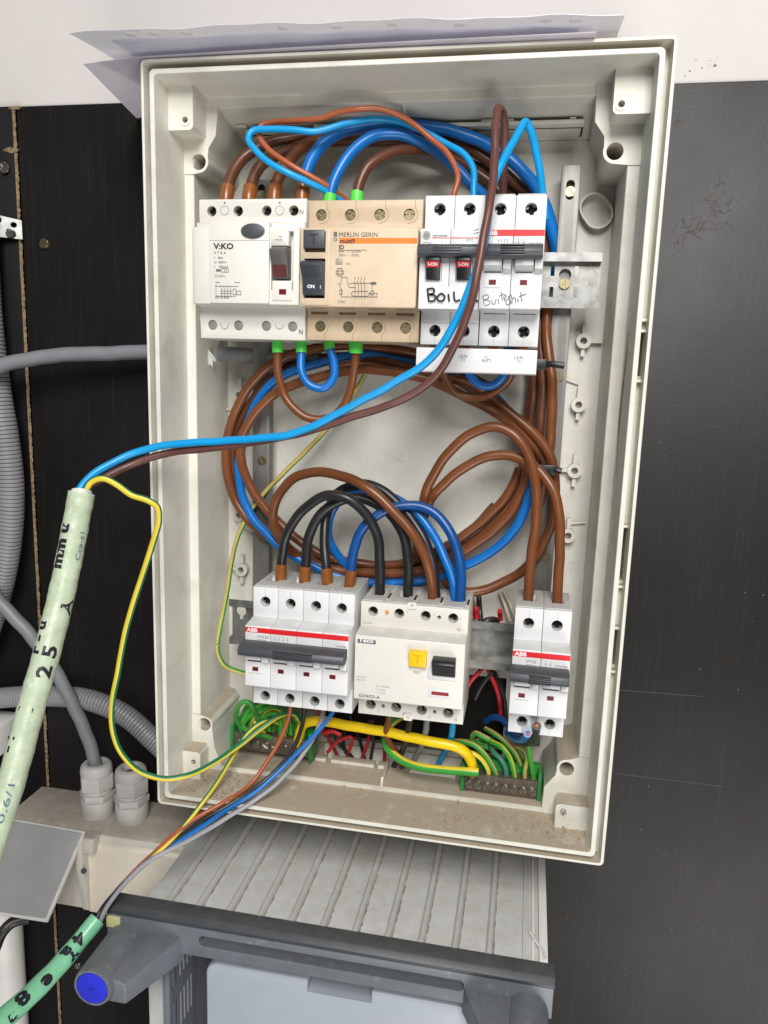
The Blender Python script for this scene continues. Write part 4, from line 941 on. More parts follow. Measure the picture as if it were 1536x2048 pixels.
wire('wire', 'blue wire slanting down into the last pole of the yellow-button device', m_blue, 3.1,
     z5((560, 915, 66), (525, 885, 62), (490, 840, 57), (470, 780, 54), (480, 710, 52), (520, 650, 51), (580, 625, 51), (660, 632, 50), (740, 665, 48), (812, 730, 45), (870, 812, 42), (912, 910, 38), (930, 985, 35), (932, 1050, 34)))
wire('wire', 'brown wire arching widest from the third pole of the yellow-button device', m_brown, 3.35,
     z5((852, 1045, 31), (850, 985, 31), (838, 905, 29), (790, 800, 27), (720, 712, 27), (640, 635, 29), (560, 585, 32), (470, 558, 36), (400, 560, 40), (330, 590, 44), (285, 645, 47), (268, 710, 49), (285, 780, 51), (330, 840, 56), (400, 880, 66)))
# green-yellow earth wire wandering down the left side
wire('wire', 'slim green yellow wire slanting behind the coil and down the left wall', m_gy2, 1.7,
     [(745, 715, 78), (722, 765, 76), (690, 812, 75), (620, 895, 72), (530, 985, 66), (492, 1040, 60), (470, 1092, 56), (456, 1180, 50), (440, 1258, 46), (436, 1298, 45), (450, 1330, 47), (482, 1345, 52), (520, 1350, 58)], roll=.09)

# ------------------------------------------------------------------ cables with cores
def path_frame(sp):
    L = [0]
    for i in range(1, len(sp)): L.append(L[-1]+(sp[i]-sp[i-1]).length)
    return L
def wrap_text(parent, matr, sp, r, items, name='lettering'):
    """items: (text, start length, angle deg, cap height, sx, bold, flip) printed round a tube"""
    L = path_frame(sp); cam_p = Vector(CAM); g = G()
    for t, s0, ang, h, sx, bold, flip in items:
        vs, fs = glyphs(t, h, sx, 'LEFT', bold); out = []
        for a, b in vs:
            s = s0+a*flip
            i = max(1, min(len(L)-1, next((k for k in range(1, len(L)) if L[k] >= s), len(L)-1)))
            f = (s-L[i-1])/max(1e-6, L[i]-L[i-1]); P = sp[i-1].lerp(sp[i], f); T = (sp[i]-sp[i-1]).normalized()
            N_ = cam_p-P; N_ = (N_-T*N_.dot(T)).normalized(); Bn = T.cross(N_)
            th = math.radians(ang)+(b-h/2)/r*flip
            out.append(tuple(P+(N_*math.cos(th)+Bn*math.sin(th))*(r+.14)))
        g.add(out, fs)
    return g.obj(name, matr, parent, smooth=0)
# pale green sheathed cable, upper left
pc = root('supply_cable', 'pale green sheathed cable with inked letters, cores fanning into the enclosure', 'cable', -30, -80, 500)
pc_pts = [(164, 985, -52), (150, 1060, -58), (128, 1170, -68), (96, 1300, -84), (62, 1420, -98), (24, 1560, -116), (-30, 1730, -138), (-110, 1960, -165)]
sp_pc = spline(pp(pc_pts), 14)
sh = G().tube(sp_pc, lambda L: 7.5+.14*math.sin(L*.35)+.1*math.sin(L*.9+1), 26).obj('sheath', m_cable, pc, smooth=60)
a = spline(pp([(164.5, 982, -51.6), (164, 985, -52), (161, 1000, -53.5)]), 3); G().tube(a, 5.9, 20).obj('filler', mat('white filler', (226, 226, 220), .7, var=.1, vscale=400), pc)
a = Vector(sp_pc[0]); tdir = (sp_pc[0]-sp_pc[1]).normalized()
G().ring(0, 0, [(7.2*math.cos(i*.42), 7.2*math.sin(i*.42)) for i in range(15)], 5.6, -1, 1) if False else None
wrap_text(sh, mat('blue print', (88, 122, 150), .6, var=.2, vscale=300), sp_pc, 7.7, [('Cca-s1', 40, 34, 3.2, 1.5, 0, -1), ('0.6/1', 186, 4, 3.6, 2.3, 0, -1)])
wrap_text(sh, m_marker, sp_pc, 7.7, [('A', 72, 34, 7.5, 1.3, .03, -1), ('2 5', 108, 8, 8, 1.3, .03, -1), ('I', 128, -24, 8, 1.2, .04, -1), ('mm u', 46, -54, 7, 1.2, .05, -1), ('r - u', 96, -58, 6, 1.3, .04, -1), ('- l', 150, -58, 6, 1.3, .04, -1)], 'handwriting')
# cores
wire('core', None, m_bluel, 2.3, [(1090, 440, 30), (1086, 392, 30), (1075, 320, 26), (1064, 268, 22), (1053, 245, 19), (1042, 258, 14), (1020, 295, 4), (1000, 335, -3), (984, 385, -9), (976, 440, -16), (962, 510, -21), (942, 575, -23), (918, 630, -22), (890, 680, -20), (855, 725, -19), (790, 765, -20), (715, 806, -22), (650, 842, -24), (580, 868, -25), (500, 879, -25), (410, 883, -25), (340, 890, -26), (275, 904, -30), (215, 930, -38), (180, 955, -45), (160, 980, -51), (157, 1000, -53)], parent=pc, n=18)
wire('core', None, m_brownd, 2.35, [(1003, 440, 34), (1006, 390, 34), (1009, 320, 30), (1010, 262, 24), (1005, 225, 18), (996, 218, 12), (992, 245, 4), (991, 300, -3), (986, 360, -11), (976, 430, -20), (964, 500, -26), (950, 570, -28), (936, 625, -27), (915, 680, -24), (885, 735, -21), (850, 772, -19), (790, 805, -20), (700, 836, -21), (600, 866, -22), (500, 886, -22), (400, 898, -22), (330, 908, -23), (265, 928, -29), (210, 955, -40), (180, 972, -48), (168, 995, -53)], parent=pc, n=18)
wire('core', None, m_gy, 1.95, [(166, 1000, -53), (172, 982, -52), (182, 965, -51), (205, 957, -50), (235, 970, -48), (265, 990, -46), (295, 1000, -44), (314, 1012, -42), (318, 1038, -40), (310, 1075, -38), (293, 1130, -36), (272, 1190, -34), (252, 1265, -32), (236, 1345, -30), (225, 1415, -27), (228, 1468, -25), (248, 1512, -22), (285, 1545, -19), (330, 1557, -15), (375, 1550, -8), (430, 1525, 8), (480, 1490, 25), (520, 1458, 36), (560, 1432, 45), (590, 1428, 52), (605, 1450, 56), (612, 1490, 58)], parent=pc, n=18, roll=.035)

# green-taped cable, lower left
gc = root('taped_cable', 'green taped cable with black marker, five cores reaching over the enclosure rim', 'cable', -60, -90, 700)
gc_pts = [(196, 1838, -46), (160, 1882, -58), (112, 1938, -76), (52, 1998, -98), (-20, 2062, -122), (-90, 2130, -145)]
sp_gc = spline(pp(gc_pts), 14)
sh = G().tube(sp_gc, lambda L: 5.6+min(L, 60)*.012+.15*math.sin(L*.3), 24).obj('tape_sleeve', m_tape, gc, smooth=60)
wrap_text(sh, m_marker, sp_gc, 6.3, [('4 a', 12, -12, 8, 1.3, .05, 1), ('e', 42, 20, 8, 1.3, .06, 1), ('8', 58, -15, 8, 1.6, .05, 1), ('m', 66, 42, 7, 1.2, .05, 1), ('v', 22, 40, 7, 1.3, .05, 1)], 'handwriting')
cores = [('core', m_gy, 1.6, [(190, 1852, -48), (204, 1826, -42), (246, 1772, -34), (300, 1718, -26), (350, 1672, -18), (398, 1616, -8), (436, 1562, 8), (468, 1510, 26), (500, 1462, 40), (535, 1440, 48), (565, 1452, 55), (578, 1500, 58)]),
         ('core', m_brownr, 1.55, [(187, 1848, -46), (208, 1815, -38), (262, 1750, -30), (322, 1694, -22), (385, 1640, -12), (450, 1604, 0), (500, 1570, 16), (542, 1512, 30), (570, 1460, 38), (582, 1415, 40), (582, 1370, 40)]),
         ('core', m_blackw, 1.55, [(190, 1848, -48), (202, 1822, -42), (240, 1775, -34), (290, 1726, -26), (345, 1684, -19), (410, 1638, -10), (475, 1600, 2), (535, 1556, 18), (585, 1502, 30), (604, 1455, 36), (609, 1410, 38), (608, 1370, 38)]),
         ('core', m_blue, 1.55, [(195, 1850, -44), (206, 1820, -37), (252, 1764, -30), (303, 1719, -24), (356, 1682, -17), (435, 1633, -9), (510, 1584, 2), (572, 1530, 16), (622, 1478, 26), (652, 1443, 32), (672, 1415, 36), (690, 1375, 36)]),
         ('core', m_greyl, 1.55, [(198, 1850, -46), (216, 1812, -42), (260, 1755, -38), (305, 1718, -32), (352, 1694, -25), (430, 1650, -15), (510, 1601, -1), (565, 1556, 13), (605, 1512, 24), (630, 1470, 32), (645, 1430, 38), (655, 1375, 40)])]
for nm, mt, r_, pts in cores: wire(nm, None, mt, r_, pts, parent=gc, n=16)

# ------------------------------------------------------------------ earth wires at the floor
wire('wire', 'thick yellow wire crossing the enclosure floor between the earth terminals', m_yel, 3.6,
     [(594, 1500, 56), (598, 1475, 54), (606, 1452, 52), (628, 1443, 50), (670, 1446, 48), (740, 1458, 44), (820, 1474, 40), (890, 1488, 38), (925, 1500, 39), (942, 1520, 43), (946, 1550, 50), (946, 1575, 54)])
wire('wire', 'thick green yellow wire lying before the right earth terminal', mat('green yellow broad stripe', (226, 204, 60), .36, uvstripe=(60, 160, 60), stripe_w=.5, var=.06), 3.0,
     [(958, 1545, 40), (925, 1542, 40), (880, 1540, 41), (835, 1533, 43), (795, 1514, 48), (772, 1488, 54), (776, 1460, 60), (800, 1435, 64), (840, 1425, 66)], roll=.27)
gb = 'green yellow wires entering the right earth terminal'
def gyw(pts, m=m_gy2, r=1.75, lab=None, grp=gb): wire('wire', lab, m, r, pts, group=grp)
gyw(zt((395, 1690, 50.5), (398, 1650, 49), (350, 1560, 48), (280, 1510, 48), (200, 1490, 50), (60, 1460, 56)), m_gy, 2.0, 'first green yellow wire into the right earth terminal counted from the thick yellow wire')
gyw(zt((470, 1700, 50.5), (435, 1615, 48), (370, 1510, 47), (290, 1440, 49), (180, 1410, 53), (60, 1400, 60)), m_gy2, 1.8, 'second green yellow wire into the right earth terminal counted from the thick yellow wire')
gyw(zt((548, 1705, 50.5), (540, 1620, 50), (500, 1550, 51), (440, 1490, 55), (420, 1430, 62), (430, 1370, 70)), mat('teal worn insulation', (60, 130, 105), .45, var=.15), 1.9, 'third dull teal wire into the right earth terminal counted from the thick yellow wire')
gyw(zt((615, 1712, 50.5), (600, 1620, 48), (570, 1530, 47), (510, 1450, 49), (430, 1410, 54), (340, 1380, 62)), m_gyg, 1.8, 'fourth green yellow wire into the right earth terminal counted from the thick yellow wire')
gyw(zt((660, 1600, 56), (645, 1560, 55), (600, 1480, 53), (520, 1400, 53), (440, 1340, 57), (380, 1300, 66)), m_gy2, 1.8, 'fifth green yellow wire into the right earth terminal counted from the thick yellow wire')
gyw(zt((695, 1730, 50.5), (698, 1640, 49), (715, 1540, 50), (690, 1485, 53), (620, 1450, 58), (560, 1440, 66)), m_gy2, 1.75, 'sixth green yellow wire into the right earth terminal counted from the thick yellow wire')
gyw(zt((770, 1720, 50.5), (755, 1600, 46), (735, 1500, 43), (720, 1410, 41), (700, 1330, 41)), m_gyg, 1.75, 'seventh green yellow wire into the right earth terminal counted from the thick yellow wire')
wire('wire', 'curled cut end of a green yellow wire above the right earth terminal', m_gy2, 1.85, zt((410, 1392, 46), (350, 1362, 47), (295, 1338, 50), (268, 1365, 54), (295, 1430, 58), (350, 1510, 62)))
for k, (a, b_) in enumerate(((330, 640), (420, 700), (250, 520))):
    wire('wire', 'green yellow wire lying deep behind the right earth terminal', m_gy2 if k else m_gyg, 1.7, zt((b_, 1640, 64), (b_-20, 1560, 63), (b_-90, 1480, 63), (a+40, 1430, 64), (a-80, 1400, 66), (a-220, 1420, 70)), group='deep green yellow wires')
# blue and black spare cores under the narrow breaker
o = wire('wire', 'cut blue wire end poking out below the narrow breaker', m_blue, 2.6, zt((560, 1330, 56), (610, 1370, 42), (660, 1385, 30), (700, 1375, 18), (722, 1345, 8)))
G().cyl(*F(1056.5, 1467.5, 7.4), 1.2, 6.9, 8.5, 12).obj('copper_core', m_copper, o)
o = wire('wire', 'cut black wire end poking out below the narrow breaker', m_blackw, 2.7, zt((720, 1420, 44), (760, 1390, 30), (782, 1340, 16), (797, 1275, 5)))
G().cyl(*F(1074.3, 1450.5, 4.2), 1.2, 3.6, 5.5, 12).obj('copper_core', m_copper, o)
# curls over the left earth terminal
lab = 'green yellow wire curled in the tangle over the left earth terminal'
gl = 'tangled green yellow wires'
tang = [(m_gy2, [(275, 375, 57), (262, 320, 54), (225, 240, 50), (235, 160, 48), (290, 100, 48), (345, 110, 49), (385, 190, 51), (425, 250, 54), (470, 320, 60)]),
        (m_gy2, [(520, 415, 52), (470, 390, 49), (400, 385, 49), (330, 350, 52), (270, 300, 57), (280, 260, 62)]),
        (m_gyg, [(600, 430, 57), (608, 350, 54), (600, 270, 52), (560, 210, 52), (480, 220, 54), (430, 290, 58), (470, 350, 62)]),
        (m_gyg, [(430, 260, 56), (470, 180, 53), (540, 150, 52), (600, 170, 54), (640, 240, 57), (655, 330, 58), (650, 430, 58)]),
        (m_gyg, [(470, 330, 62), (520, 290, 60), (600, 270, 60), (690, 180, 62), (720, 140, 64)]),
        (m_gyg, [(760, 300, 60), (720, 220, 59), (690, 170, 60), (660, 100, 62)]),
        (m_gyg, [(370, 220, 60), (400, 290, 57), (450, 340, 56), (480, 360, 56)]),
        (m_gy2, [(340, 330, 58), (370, 250, 57), (420, 190, 57), (500, 150, 58), (560, 130, 60), (600, 90, 62)]),
        (m_gyg, [(280, 330, 60), (310, 260, 58), (370, 200, 58), (430, 140, 59), (480, 110, 60)])]
rq = random.Random(5)
for k in range(9):
    a = rq.uniform(280, 620); b_ = rq.uniform(150, 260); w_ = rq.uniform(60, 150); Yk = rq.uniform(60, 70)
    tang.append((rq.choice((m_gyg, m_gyg, m_gy2)), [(a-w_, b_+rq.uniform(120, 200), Yk-4), (a-w_*.8, b_+60, Yk-2), (a-w_*.3, b_-40, Yk), (a+w_*.3, b_-50, Yk), (a+w_*.9, b_+rq.uniform(10, 60), Yk), (a+w_, b_+rq.uniform(120, 200), Yk-4)]))
for i, (m_, pts) in enumerate(tang): wire('wire', lab, m_, 1.85, zl(*pts), group=gl)
# red and black thin wires in the cable entry and behind the rail
rb = [(m_redi, [(640, 1440, 60), (655, 1470, 66), (670, 1500, 74), (690, 1540, 84)]), (m_redi, [(655, 1505, 62), (680, 1480, 60), (704, 1475, 60), (700, 1500, 66), (680, 1540, 78)]),
      (m_blackw, [(655, 1455, 58), (680, 1490, 62), (705, 1515, 70), (715, 1550, 82)]), (m_blackw, [(690, 1450, 66), (688, 1490, 66), (700, 1520, 74), (702, 1560, 86)]),
      (m_redi, [(745, 1440, 74), (735, 1490, 72), (720, 1530, 78), (715, 1580, 88)]), (m_blackw, [(740, 1440, 68), (748, 1480, 66), (742, 1520, 70), (738, 1570, 84)]),
      (m_blackw, [(700, 1430, 76), (720, 1480, 76), (730, 1520, 80), (735, 1580, 88)]), (m_redi, [(760, 1450, 78), (770, 1500, 78), (765, 1550, 84)])]
for i, (m_, pts) in enumerate(rb):
    wire('wire', 'thin red wire bending down through the floor opening' if m_ is m_redi else 'thin black wire bending down through the floor opening', m_, 1.35, pts, group='thin wires in the floor opening')
o = wire('wire', 'red twin wire with bare copper tips beside the floor opening', m_redi, 1.6, [(683, 1470, 52), (665, 1462, 53), (648, 1465, 55), (640, 1440, 62), (640, 1400, 66)])
rear = [(m_redi, zt((210, 1010, 72), (250, 920, 72), (320, 840, 73), (370, 780, 75)), 1.6, 'red wire slanting out from under the rail beside the narrow breaker'),
        (m_blackw, zt((290, 1060, 70), (340, 960, 70), (420, 860, 72), (470, 780, 75)), 1.6, 'black wire slanting out from under the rail beside the narrow breaker'),
        (m_redi, zt((500, 1210, 74), (490, 1080, 72), (460, 950, 71), (410, 840, 73), (390, 760, 75)), 1.7, 'red wire dropping behind the rail between the wide and narrow devices'),
        (m_blackw, zt((540, 1230, 80), (530, 1080, 78), (490, 940, 77), (440, 830, 78), (420, 760, 79)), 1.8, 'black wire dropping behind the rail between the wide and narrow devices'),
        (m_redi, zt((270, 400, 70), (265, 320, 74), (262, 230, 80), (270, 190, 86)), 1.9, 'short red wire standing above the rail beside the yellow-button device'),
        (m_redi, zt((305, 400, 66), (304, 360, 66), (302, 312, 64)), 1.8, 'cut red wire stub standing on the rail edge'),
        (m_redi, zt((498, 410, 66), (495, 370, 65), (491, 335, 62)), 1.8, 'cut red wire stub leaning before the back panel'),
        (m_blackw, zt((320, 200, 82), (325, 280, 78), (330, 340, 74), (335, 420, 72)), 1.9, 'short black wire standing above the rail'),
        (mat('cream insulation', (206, 196, 176), .45), zt((490, 180, 88), (540, 300, 82), (580, 430, 76)), 1.2, 'slim cream wire slanting behind the rail'),
        (mat('cream insulation', (206, 196, 176), .45), zt((520, 170, 88), (575, 280, 84), (620, 400, 78)), 1.2, 'second slim cream wire slanting behind the rail')]
for m_, pts, r_, lb_ in rear: wire('wire', lb_, m_, r_, pts)
g = G().tube(spline(pp(zt((345, 445, 60), (385, 420, 60), (430, 410, 62), (470, 420, 66))), 6), 2.6, 12); o = tag(g.obj('wire', m_blackw, None), 'thick black cable end lying on the rail edge', 'wire')
# wires leaving the lower devices downward
for u, m_, r_, lb_ in ((905, m_bluel, 2.2, 'blue wire leaving the bottom of the yellow-button device'), (852, m_greyw, 2.2, 'grey wire leaving the bottom of the yellow-button device'), (818, m_blackw, 2.2, 'black wire leaving the bottom of the yellow-button device'), (775, m_brown, 2.2, 'brown wire leaving the bottom of the yellow-button device')):
    wire('wire', lb_, m_, r_, [(u+8, 1380, 34), (u+4, 1430, 36), (u-2, 1470, 42), (u-12 if u != 775 else u+16, 1500, 52), (u-30 if u != 775 else u+30, 1535, 68), (u-40 if u != 775 else u+35, 1570, 84)])
wire('wire', 'blue wire curving behind the bottom of the narrow breaker', m_blued, 2.4, zt((380, 1240, 74), (430, 1210, 68), (500, 1215, 62), (560, 1260, 58), (620, 1330, 56)))

# cable ties
def tie(cx, cy, cz, label, tail):
    r_ = root('cable_tie', label, 'cable tie', cx, cy, cz+4)
    G().box(cx-7, cx+4, cy-4.6, cy+1.5, cz-3.4, cz+3.4).obj('head', m_black, r_, bevel=.5)
    G().tube(spline([(cx+3, cy, cz), (cx+tail*.5, cy-3, cz-.5), (cx+tail, cy-4, cz+.3)], 5), 2.0, 8).obj('tail', m_black, r_)
x, z = F(1080, 730, 52); tie(x, 44, z, 'black cable tie beside the busbar cover', 15)
x, z = F(1098, 940, 48); tie(x, 50, z, 'black cable tie bundling the coil beside the right standoff', 8)

# ================================================================== AROUND THE ENCLOSURE
# --- paper sheets and a punched plastic pocket lying on top of the enclosure
def sheet(name, label, cat, corners, zf, matr, nx=40, ny=24, th=.25, holes=None, parent=None):
    """corners (x,y) FL, FR, BR, BL ; zf(s,t,x,y)->z"""
    g = G(); P = []
    for j in range(ny+1):
        for i in range(nx+1):
            s, t = i/nx, j/ny
            x = (1-t)*((1-s)*corners[0][0]+s*corners[1][0])+t*((1-s)*corners[3][0]+s*corners[2][0])
            y = (1-t)*((1-s)*corners[0][1]+s*corners[1][1])+t*((1-s)*corners[3][1]+s*corners[2][1])
            P.append((x, y, zf(s, t, x, y)))
    n = len(P); g.v = P+[(x, y, z-th) for x, y, z in P]
    for j in range(ny):
        for i in range(nx):
            a = j*(nx+1)+i; b_ = a+1; c = a+nx+2; d = a+nx+1
            g.f += [(a, b_, c, d), (n+a, n+d, n+c, n+b_)]
    edge = [i for i in range(nx+1)]+[(j+1)*(nx+1)-1 for j in range(1, ny+1)]+[ny*(nx+1)+i for i in range(nx-1, -1, -1)]+[j*(nx+1) for j in range(ny-1, 0, -1)]
    for k in range(len(edge)):
        a, b_ = edge[k], edge[(k+1) % len(edge)]; g.f.append((a, n+a, n+b_, b_))
    o = g.obj(name, matr, parent, smooth=50)
    if parent is None: tag(o, label, cat)
    return o
sheet('paper_sheet', 'white paper sheet lying on the enclosure with its corner sticking out', 'paper', ((-37, 0), (262, -6), (262, 94), (-54, 95.5)),
      lambda s, t, x, y: -.5+(.9*max(0, -x)*.03)-2.2*math.sin(math.pi*s)*.3-(1.2*t if x > 0 else -0.02*abs(x)), m_paper)
pk = root('plastic_pocket', 'clear punched plastic pocket of papers lying on top of the enclosure', 'plastic pocket', 120, 40, -3)
m_pkt = mat('pocket film', (232, 232, 240), .2, var=.02, alpha=.5)
m_pkp = mat('lavender paper', (238, 238, 247), .6, var=.04, vscale=12, glow=.5)
zf = lambda s, t, x, y: -3.6-2.2*s*(1-t)-1.6*math.sin(s*2.6+.4)*(1-t)+max(0, -x)*.015-.5*math.sin(s*23+t*5)*(1-t)**2-.35*math.sin(s*51+t*9)*(1-t)**2
def fl(u, v, z): return FZ(u, v, z)
c0, c1 = fl(138, 64, -4.6), fl(1250, 30, -6)
c0 = (c0[0], c0[1]); c1 = (c1[0], c1[1])
sheet('film', None, None, (c0, c1, (c1[0]-6, 94), (c0[0]+20, 94)), zf, m_pkt, parent=pk)
sheet('paper', None, None, ((c0[0]+18, c0[1]+13), (c1[0]-22, c1[1]+13), (c1[0]-22, 94), (c0[0]+24, 94)), lambda s, t, x, y: zf(s, t, x, y)-.7, m_pkp, parent=pk)
for k, s in enumerate((.11, .155, .22, .40, .50, .60, .72, .87, .92)):
    x = c0[0]+(c1[0]-c0[0])*s; y = c0[1]+(c1[1]-c0[1])*s+6; z = zf(s, .05, x, y)
    g = G(); el = [(x+(3.2)*math.cos(i*.45), y+2.4*math.sin(i*.45)) for i in range(14)]; g.prism(el, z+.06, z+.3, 'z')
    g.obj('punched_hole', mat('hole white', (236, 232, 232), .6, var=.01), pk)

# --- flexible conduits
def conduit(label, pix, r, pitch):
    sp = spline(pp(pix), 150)
    return tag(G().tube(sp, lambda L: r*(1-.13*max(0, math.cos(2*math.pi*L/pitch))**6), 24).obj('flexible_conduit', m_cond, None, smooth=80), label, 'conduit')
conduit('grey ribbed flexible conduit hanging beside the chipped board edge', [(-34, 440, 80), (-26, 600, 79), (-16, 700, 78), (-2, 800, 76), (12, 880, 75), (22, 980, 75), (16, 1090, 75), (-6, 1200, 75), (-50, 1330, 75)], 10.2, 3.1)
conduit('grey ribbed flexible conduit running behind the glands towards the enclosure', [(-60, 1404, 82), (20, 1394, 82), (110, 1392, 82), (180, 1400, 82), (250, 1430, 84), (310, 1482, 84), (370, 1540, 85)], 8.6, 2.7)
# --- grey cables
wire('power_cable', 'grey round cable curving across the black board into the enclosure side', m_gcable, 5.4, [(-90, 800, 52), (-40, 758, 58), (10, 730, 62), (70, 716, 66), (150, 709, 70), (230, 706, 73), (300, 705, 75), (380, 705, 76), (440, 708, 76), (520, 712, 74), (580, 716, 70), (640, 712, 68)], cat='cable', n=22)
wire('power_cable', 'grey round cable dropping diagonally into the cable gland', m_gcable, 5.2, [(-60, 1120, 58), (0, 1203, 60), (55, 1262, 62), (105, 1330, 66), (150, 1415, 70), (178, 1480, 72), (193, 1535, 72), (197, 1580, 72)], cat='cable', n=22)
# torn plastic flap where the grey cable enters
cx, cz = F(418, 712, 60)
fl_ = G().prism([(cx-5, cz-11), (cx-1, cz-9), (cx+1, cz-4), (cx+5.5, cz+1), (cx+6.5, cz+4), (cx+4, cz+3), (cx+3.5, cz+8), (cx+1.5, cz+5), (cx, cz+10), (cx-2.4, cz+6), (cx-6, cz+9)], 58, 59.2)
fl_.obj('torn_flap', mat('torn white plastic', (232, 232, 228), .5), enc)
# --- perforated strap and loose screws on the boards
st = root('perforated_strap', 'perforated galvanised metal strap fixed over the left board', 'metal strap', -165, 84, 100)
x0, z0 = F(-60, 418, 86); x1, z1 = F(40, 440, 92); zb0 = F(-60, 470, 86)[1]; zb1 = F(40, 478, 92)[1]
vs = []
for i in range(13):
    s = i/12; x = x0+(x1-x0)*s; y = 80+14*s**1.5; vs.append((x, y, z0+(z1-z0)*s, zb0+(zb1-zb0)*s))
g = G(); g.add([(x, y+d, z) for x, y, a, b_ in vs for d in (0, 1.0) for z in (a, b_)], [f for i in range(12) for f in ((4*i, 4*i+1, 4*i+5, 4*i+4), (4*i+2, 4*i+6, 4*i+7, 4*i+3), (4*i, 4*i+4, 4*i+6, 4*i+2), (4*i+1, 4*i+3, 4*i+7, 4*i+5))]+[(0, 2, 3, 1), (48, 49, 51, 50)])
ct = G()
for u, v, r_ in ((-2, 440, 2.7), (22, 448, 2.1), (-34, 440, 2.7)):
    a = F(u, v, 88); ct.cyl(a[0], a[1], r_, 70, 110, 16)
g.obj('band', m_zinc, st, cut=ct)
a = F(20, 466, 88); screw(st, a[0], a[1], 87, 3, m_screw, 'cross', 20, 4)
def loose_screw(u, v, r, kind, label, Y=BT, m_=m_screw):
    a = F(u, v, Y-1.5); o = screw(None, a[0], a[1], Y-2.2, r, m_, kind, random.uniform(10, 80), 2.4); tag(o, label, 'screw')
loose_screw(88, 487, 3.8, 'slot', 'slotted screw head in the black board left of the enclosure', m_=m_brass)
loose_screw(9, 335, 4.0, 'cross', 'bright cross screw above the perforated strap', BT-2.2)
loose_screw(430, 0, .1, 'slot', 'x') if False else None
loose_screw(156, 1932, 3.0, 'slot', 'slotted screw behind the green taped cable')

# --- junction box with two glands
JT = 545.
jb = root('junction_box', 'beige grey junction box with glands on top and grey flip lid', 'junction box', -80, 60, 617)
G().prism([(97, JT), (52, JT), (46, JT+2.5), (45, JT+6), (45, 615), (97, 615)], -160, 20, 'x').obj('body', m_jbox, jb, bevel=1.0)
G().prism([(45.2, JT+7), (42, JT+9), (42, 614.5), (46, 614.5)], -84, 14, 'x').obj('front_cover', m_cream, jb, bevel=.8)
G().prism([(46, JT-.5), (38, JT+1), (33, JT+6), (33, JT+24), (40, 612), (46, 612)], -88.5, -82.5, 'x').obj('hinge_arm', m_jbox, jb, bevel=1)
G().prism([(46, JT-1.2), (37, JT+.3), (34.5, JT+4), (34.5, JT+12), (46, JT+13)], -82.2, -74, 'x').obj('hinge_ear', m_jbox, jb, bevel=.6)
G().cyl(*F(168, 1742, 33), 2.0, 32.2, 34.5, 14).obj('hinge_pin', m_dgrey, jb)
lid = []
c = [F(45, 1638, 40), F(172, 1662, 40), F(172, 1705, 31), F(96, 1845, 2), F(-30, 1826, 2), F(-60, 1640, 40)]
yy = [40, 40, 31, 2, 2, 40]
g = G()
# slightly concave flip lid: slab swept from the hinge to the front edge
pts = [(c[i][0], yy[i], c[i][1]) for i in range(6)]
a0, a1 = Vector((pts[0][0]-40, 40, pts[0][2])), Vector((pts[1][0], 40, pts[1][2])); b0, b1 = Vector(pts[4])+Vector((-20, 0, 0)), Vector(pts[3])
nv = (a1-a0).cross(b1-a0).normalized()
if nv.y > 0: nv = -nv
def slab(f0, f1, ins, off, th):
    o = []
    for A0, A1, B0, B1 in ((a0, a1, b0, b1), ):
        for s, t in ((0, 0), (1, 0), (1, .25), (.99, 1), (0, 1)): 
            p = A0.lerp(A1, s).lerp(B0.lerp(B1, s), t)
            o.append(p)
    cen = sum(o, Vector())/len(o)
    o = [p+(cen-p).normalized()*ins+nv*off for p in o]; return [tuple(p) for p in o]+[tuple(p-nv*th) for p in o]
for nm, ins, off, th, m_ in (('lid_rim', 0, 0, 3, m_gland), ('lid', 3, .7, 1.5, m_jlid)):
    v_ = slab(0, 1, ins, off, th); n = 5
    G().add(v_, [tuple(range(n)), tuple(range(2*n-1, n-1, -1))]+[(i, (i+1) % n, n+(i+1) % n, n+i) for i in range(n)]).obj(nm, m_, jb, bevel=.7)
